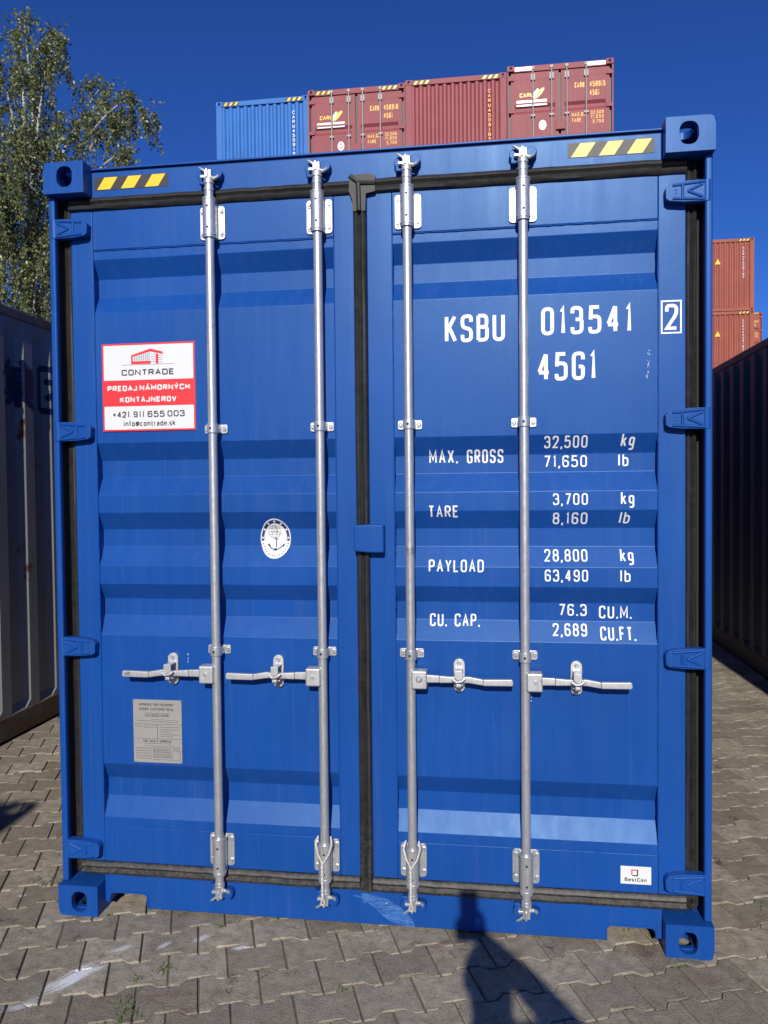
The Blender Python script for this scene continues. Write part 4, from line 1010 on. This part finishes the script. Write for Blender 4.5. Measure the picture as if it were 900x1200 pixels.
for h0, tip, arch in tips:
    st = Vector((.1, 0, h0)); L_ = limb(st, tip, arch); n = len(L_)
    twigs.tube(L_, [.034*(1-i/n)+.004 for i in range(n)], 6)
    tl = (Vector(tip)-st).length
    for _ in range(16):
        leaf_p = Vector(tip)+Vector((rt_.gauss(0,.12), rt_.gauss(0,.12), rt_.gauss(-.05,.14)))
        for _j in range(6): leaf(leaf_p+Vector((rt_.gauss(0,.05), rt_.gauss(0,.05), rt_.gauss(0,.06))), rt_.uniform(.045,.08))
    for b in range(int(6+tl*2.3)):
        f = rt_.uniform(.25, 1.0); i = min(int(f*(n-1)), n-2); q = L_[i].lerp(L_[i+1], f*(n-1)-i)
        side = Vector((rt_.gauss(0,1), rt_.gauss(0,1), rt_.uniform(-.1,.6))).normalized()
        ln = rt_.uniform(.25, .75)*(1.15-.5*f); e = q+side*ln
        fine.tube([q, q.lerp(e,.5)+Vector((0,0,.06)), e], [.009,.006,.004], 4)
        for s_ in range(3):
            ff_ = rt_.uniform(.3, 1); p = q.lerp(e, ff_); drop = rt_.uniform(.4, 1.5)*(1.25 if p.z < 8.5 else .6)
            if p.z < 6.6 and rt_.random() < .35: continue
            drift = Vector((rt_.gauss(0,.12), rt_.gauss(0,.12), 0)); pts = []
            for j in range(6):
                tj = j/5; pts.append(p+drift*(tj*1.2)+side*(.10*math.sin(tj*1.6))+Vector((0,0,.05*math.sin(tj*3.1)-drop*tj**1.25)))
            fine.tube(pts, .0028, 3, cap=False)
            for j in range(int(drop*(50 if p.z < 8 else 64))+9):
                tj = rt_.random(); a = min(int(tj*5), 4); pp = pts[a].lerp(pts[a+1], tj*5-a)
                leaf(pp+Vector((rt_.gauss(0,.036), rt_.gauss(0,.036), rt_.gauss(0,.03))), rt_.uniform(.045, .085))
for _ in range(260):
    zz = rt_.uniform(8.2, 11.5); f = (11.7-zz)/3.3; leaf_p = Vector((.18+rt_.gauss(0,.05+.28*f), rt_.gauss(0,.05+.28*f), zz))
    for _j in range(5): leaf(leaf_p+Vector((rt_.gauss(0,.05), rt_.gauss(0,.05), rt_.gauss(0,.07))), rt_.uniform(.045,.085))
twigs.build('branches', bark(), tree, smooth=True); fine.build('twigs', plain('twig_bark', (.07,.05,.035), .8), tree)['kind'] = 'stuff'
me = bpy.data.meshes.new('crown'); me.from_pydata(LV, [], LF); me.materials.append(leaf_mat())
at = me.attributes.new('rnd', 'FLOAT', 'POINT'); at.data.foreach_set('value', LR)
link('crown', me, tree)

# ------------------------------------------------------------------ weeds in the joints
wv = MB(); rw = random.Random(4)
for (x, y, nb, sp) in ((-.663,-.285,26,.03),(-.70,-.50,30,.035),(-.675,-.557,34,.04),(-.735,-.36,12,.02),(1.225,.21,26,.03),(1.077,-.037,22,.035),(-.019,-.321,16,.015),(-1.423,.225,30,.06),(-1.33,.25,16,.04),(-.557,.001,10,.02),(.95,.15,12,.02),(-1.02,.02,8,.02),(1.5,.42,14,.04),(-.4,-.38,8,.015),(.35,-.36,8,.015)):
    for _ in range(nb):
        p = Vector((x+rw.gauss(0,sp)*UX*.6+rw.gauss(0,sp)*.4*VX, y+rw.gauss(0,sp)*.5, -.006)); d = Vector((rw.gauss(0,.6), rw.gauss(0,.6), 1)).normalized(); l = rw.uniform(.008, .024); sdv = d.orthogonal().normalized()*rw.uniform(.0012,.003)
        e = p+d*l+Vector((d.x,d.y,0))*l*.5; wv.add([p-sdv, p+sdv, p+d*l*.6+sdv*.9, e, p+d*l*.6-sdv*.9], [(0,1,2,3,4)])
tag(wv.build('weeds', plain('weed_leaf', (.09,.125,.025), .6, var=.4, scale=60)), 'small green weeds and moss sprouting in the paver joints', 'weeds', kind='stuff')

# ------------------------------------------------------------------ the photographer, whose shadow falls into the picture
def skin_body(name, joints, edges, mat, parent):
    me = bpy.data.meshes.new(name); me.from_pydata([j[0] for j in joints], edges, []); o = link(name, me, parent)
    md = o.modifiers.new('skin', 'SKIN'); sk = me.skin_vertices[0] if me.skin_vertices else None
    if sk is None:
        bm = bmesh.new(); bm.from_mesh(me); bm.verts.layers.skin.verify(); bm.to_mesh(me); bm.free(); sk = me.skin_vertices[0]
    for i, j in enumerate(joints): sk.data[i].radius = (j[1], j[2] if len(j) > 2 else j[1]); sk.data[i].use_root = (i == 0)
    md.use_smooth_shade = True
    sb = o.modifiers.new('sub', 'SUBSURF'); sb.levels = 2; sb.render_levels = 2; me.materials.append(mat); return o
PX, PY = .60, -3.22
person = empty('person', (PX, PY, 0), 0, 'person in dark jacket and jeans raising a phone with one hand to photograph the container', 'person')
J = [((0,0,.93),.15,.11),((0,.0,1.10),.14,.10),((0,0,1.29),.165,.11),((-.005,.01,1.385),.08,.07),((-.015,.015,1.44),.06,.06),((-.02,.025,1.50),.08,.088),((-.025,.025,1.575),.08,.092),((-.03,.02,1.625),.045,.055),
     ((.155,.02,1.385),.08,.075),((.275,.11,1.315),.055,.05),((.10,.27,1.405),.052,.048),((-.055,.325,1.515),.028,.032),((-.085,.335,1.555),.03,.025),
     ((-.18,0,1.325),.06,.06),((-.24,-.02,1.06),.045,.045),((-.24,.04,.83),.034,.034),((-.24,.05,.75),.03,.02),
     ((.09,0,.86),.085,.085),((.10,.02,.49),.06,.06),((.10,-.02,.10),.042,.045),((.11,.12,.035),.04,.03),
     ((-.09,0,.86),.085,.085),((-.10,.02,.49),.06,.06),((-.10,-.02,.10),.042,.045),((-.11,.12,.035),.04,.03)]
E_ = [(0,1),(1,2),(2,3),(3,4),(4,5),(5,6),(6,7),(2,8),(8,9),(9,10),(10,11),(11,12),(2,13),(13,14),(14,15),(15,16),(0,17),(17,18),(18,19),(19,20),(0,21),(21,22),(22,23),(23,24)]
skin_body('body', J, E_, plain('dark_clothes', (.03,.035,.05), .8), person)
hm = plain('dark_hair', (.03,.02,.015), .6)
mb = MB(); nn = 14
for i in range(7):
    pass
hv, hf = [], []
for i in range(8):
    ph = i/7*math.pi*.55
    for j in range(nn):
        a = 2*math.pi*j/nn; hv.append((-.03+.082*math.sin(ph)*math.cos(a), .012+.10*math.sin(ph)*math.sin(a), 1.555+.105*math.cos(ph)))
hf = [(i*nn+j, i*nn+(j+1) % nn, (i+1)*nn+(j+1) % nn, (i+1)*nn+j) for i in range(7) for j in range(nn)]
MB().add(hv, hf).build('hair', hm, person, smooth=True)
fg = plain('skin', (.45,.28,.2), .5)
for i, (x1, z1) in enumerate(((-.148,1.565),(-.148,1.545),(-.147,1.525),(-.144,1.507))):     # fingers wrap the phone's edge
    MB().tube([(-.075,.322,z1+.002),(-.110,.318,z1+.004),(-.146,.324,z1+.002),(x1-.002,.342,z1),(-.128,.353,z1-.002)], [.009,.009,.0085,.008,.007], 8).build('finger', fg, person, smooth=True)
MB().tube([(-.07,.325,1.52),(-.05,.328,1.555),(-.055,.334,1.59),(-.064,.332,1.61)], [.013,.012,.010,.008], 8).build('thumb', fg, person, smooth=True)
mb = MB(); mb.box(.462, .532, -2.890, -2.880, 1.545, 1.686)
ph = mb.build('phone', plain('phone_black', (.02,.02,.022), .2), None, bevel=.003); tag(ph, 'dark smartphone held up towards the container', 'phone')
